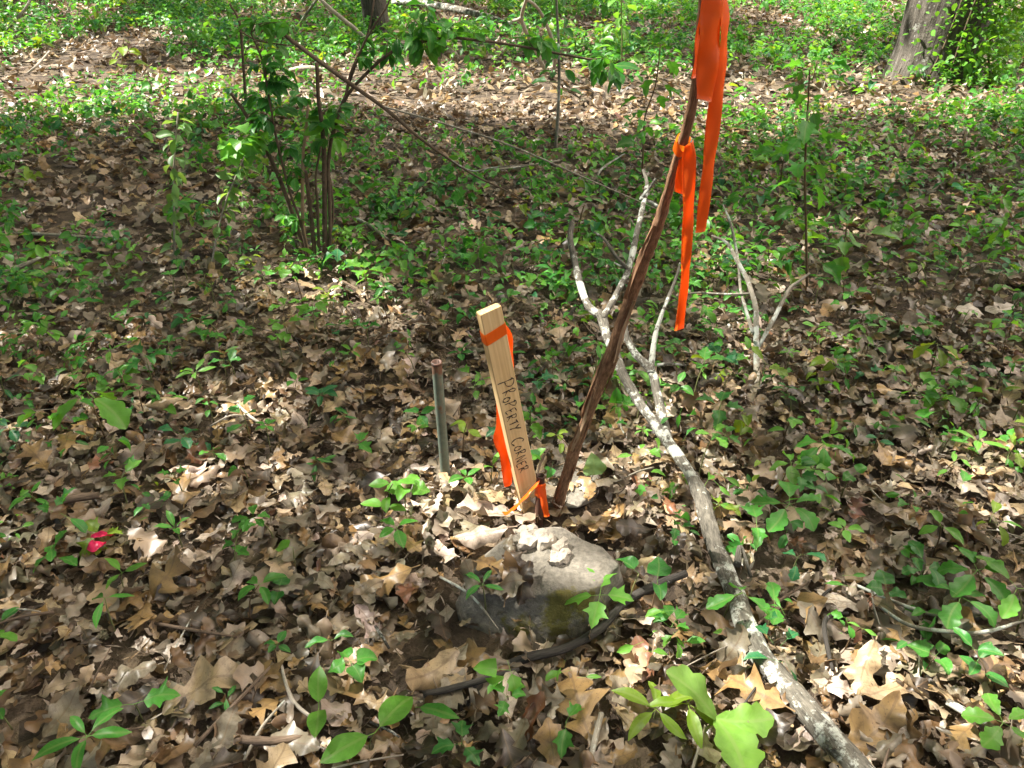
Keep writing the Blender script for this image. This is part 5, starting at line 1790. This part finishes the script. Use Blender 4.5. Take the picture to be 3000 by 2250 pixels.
    link_obj('foliage', scatter_mesh(lv, pos, nrng.uniform(0.035, 0.075, n), nrng.uniform(0, 6.28, n), nrng.normal(-0.3, 0.6, n), nrng.normal(0, 0.6, n), tint, 'foliage', M_GREEN_ATT), vine)


build_shrub()


# ------------------------------------------------------------------ small finds
def build_small():
    p = gp(280, 1600, 0.06)
    root = tag(empty('pink_ribbon', p), 'scrap of hot pink flagging tape caught in the litter at left', 'ribbon')
    q = lambda px, py, z=0.06: gp(px, py, z)
    rows = [(q(262, 1596), Vector((0.004, 0.012, 0.004))), (q(280, 1602, 0.068), Vector((0.002, 0.013, 0.006))), (q(298, 1596, 0.066), Vector((0.0, 0.012, -0.002))), (q(306, 1588, 0.055), Vector((0.0, 0.009, -0.004)))]
    link_obj('lower_end', strip_mesh('lower_end', rows, M_PINK, p, bow=0.003), root)
    rows = [(q(268, 1578, 0.055), Vector((0.0, 0.008, 0.006))), (q(288, 1566, 0.066), Vector((0.002, 0.010, 0.002))), (q(312, 1566, 0.066), Vector((0.002, 0.009, -0.003))), (q(330, 1570, 0.055), Vector((0.001, 0.004, -0.004)))]
    link_obj('upper_end', strip_mesh('upper_end', rows, M_PINK, p, bow=0.002), root)
    # nut behind the stake
    import bmesh
    c = gp(1466, 868, 0.05)
    bm = bmesh.new()
    bmesh.ops.create_icosphere(bm, subdivisions=3, radius=0.017)
    for v in bm.verts:
        v.co *= 1 + 0.07 * mnoise.noise(v.co * 60)
        if v.co.z > 0.010:
            v.co.z += (v.co.z - 0.010) * 0.5
    me = bpy.data.meshes.new('nut')
    bm.to_mesh(me)
    bm.free()
    for f in me.polygons:
        f.use_smooth = True
    me.materials.append(M_NUT)
    o = link_obj('nut', me)
    o.location = c
    tag(o, 'round grey nut on the litter just behind the stake top', 'nut')


build_small()


# ------------------------------------------------------------------ undergrowth beyond the single seedlings
def undergrowth():
    specs = [(1.05, 3.6, 85, 0.6, (0.022, 0.05), 5, 0), (2.9, 5.9, 120, 0.8, (0.03, 0.07), 6, 1), (5.5, 7.9, 70, 1.2, (0.035, 0.075), 6, 1), (7.5, 13.0, 120, 1.5, (0.045, 0.09), 6, 1), (13.0, 16.0, 60, 1.5, (0.06, 0.11), 6, 1)]
    lods = []
    for cut in (0, 1):
        lods.append([leaf_grid(sh, n, 3, rng.uniform(0.4, 1.6), -rng.uniform(0.3, 0.9), 0, 0.08, None, 0.6 if not cut else 0.0, 0, 0, rng.uniform(0.1, 0.4)) for sh, n in (('oval', 4), ('oval', 4), ('lance', 4 - cut), ('lance', 4 - cut), ('maple', 8 - 2 * cut), ('scallop', 6 - cut), ('heart', 5))])
    labs = ('sparse tiny green sprouts between the seedlings in the middle ground', 'green undergrowth of small seedlings round the shrub and sapling', 'low green undergrowth along the sunny band', 'dense green undergrowth on the far forest floor', 'farthest strip of green undergrowth beyond the trunks')
    for (y0, y1, dens, mg, sz, nl, lod), lab in zip(specs, labs):
        lv = lods[lod]
        x, y = litter_points(y0, y1, dens, mg)
        # plants gather in patches
        pn = np.array([mnoise.noise(Vector((a * 0.9, b * 0.6, 3.0))) for a, b in zip(x, y)])
        right = np.where((x > 0.4) & (y > 2) & (y < 6), 0.45, 0.12)
        band = np.where((y > 5.6) & (y < 7.7), -0.12, 0.0)
        k = nrng.random(len(x)) < 0.45 + pn * 1.7 + right + band - np.where(y < 1.5, 0.30, 0.0) - 2.0 * (np.hypot((x - ROCK_C.x) / 0.32, (y - ROCK_C.y) / 0.28) < 1)
        x, y = x[k], y[k]
        n = len(x)
        hh = nrng.uniform(0.04, 0.16, n) * (1.4 if y0 > 5 else 1.0)
        col = np.array(list(GREENS.values()))[nrng.choice(5, n, p=[0.2, 0.38, 0.28, 0.06, 0.08])]
        per = nrng.integers(nl - 3, nl + 3, n)
        idx = np.repeat(np.arange(n), per)
        m = len(idx)
        base = np.stack([x, y, hgt_np(x, y) + 0.03], -1)[idx]
        size = nrng.uniform(*sz, n)[idx] * nrng.uniform(0.7, 1.2, m)
        yaw = nrng.uniform(0, 6.28, m)
        lev = nrng.uniform(0.3, 1.0, m) * hh[idx]
        spread = nrng.uniform(0, 0.045, m)
        pos = base + np.stack([-np.sin(yaw) * spread, np.cos(yaw) * spread, lev], -1)
        me = scatter_mesh(lv, pos, size, yaw, nrng.normal(0, 0.45, m), nrng.normal(0, 0.45, m), col[idx] * nrng.uniform(0.8, 1.25, (m, 1)), 'undergrowth', M_GREEN_ATT)
        tag(link_obj('undergrowth', me), lab, 'undergrowth', kind='stuff')


undergrowth()
settle_labels()
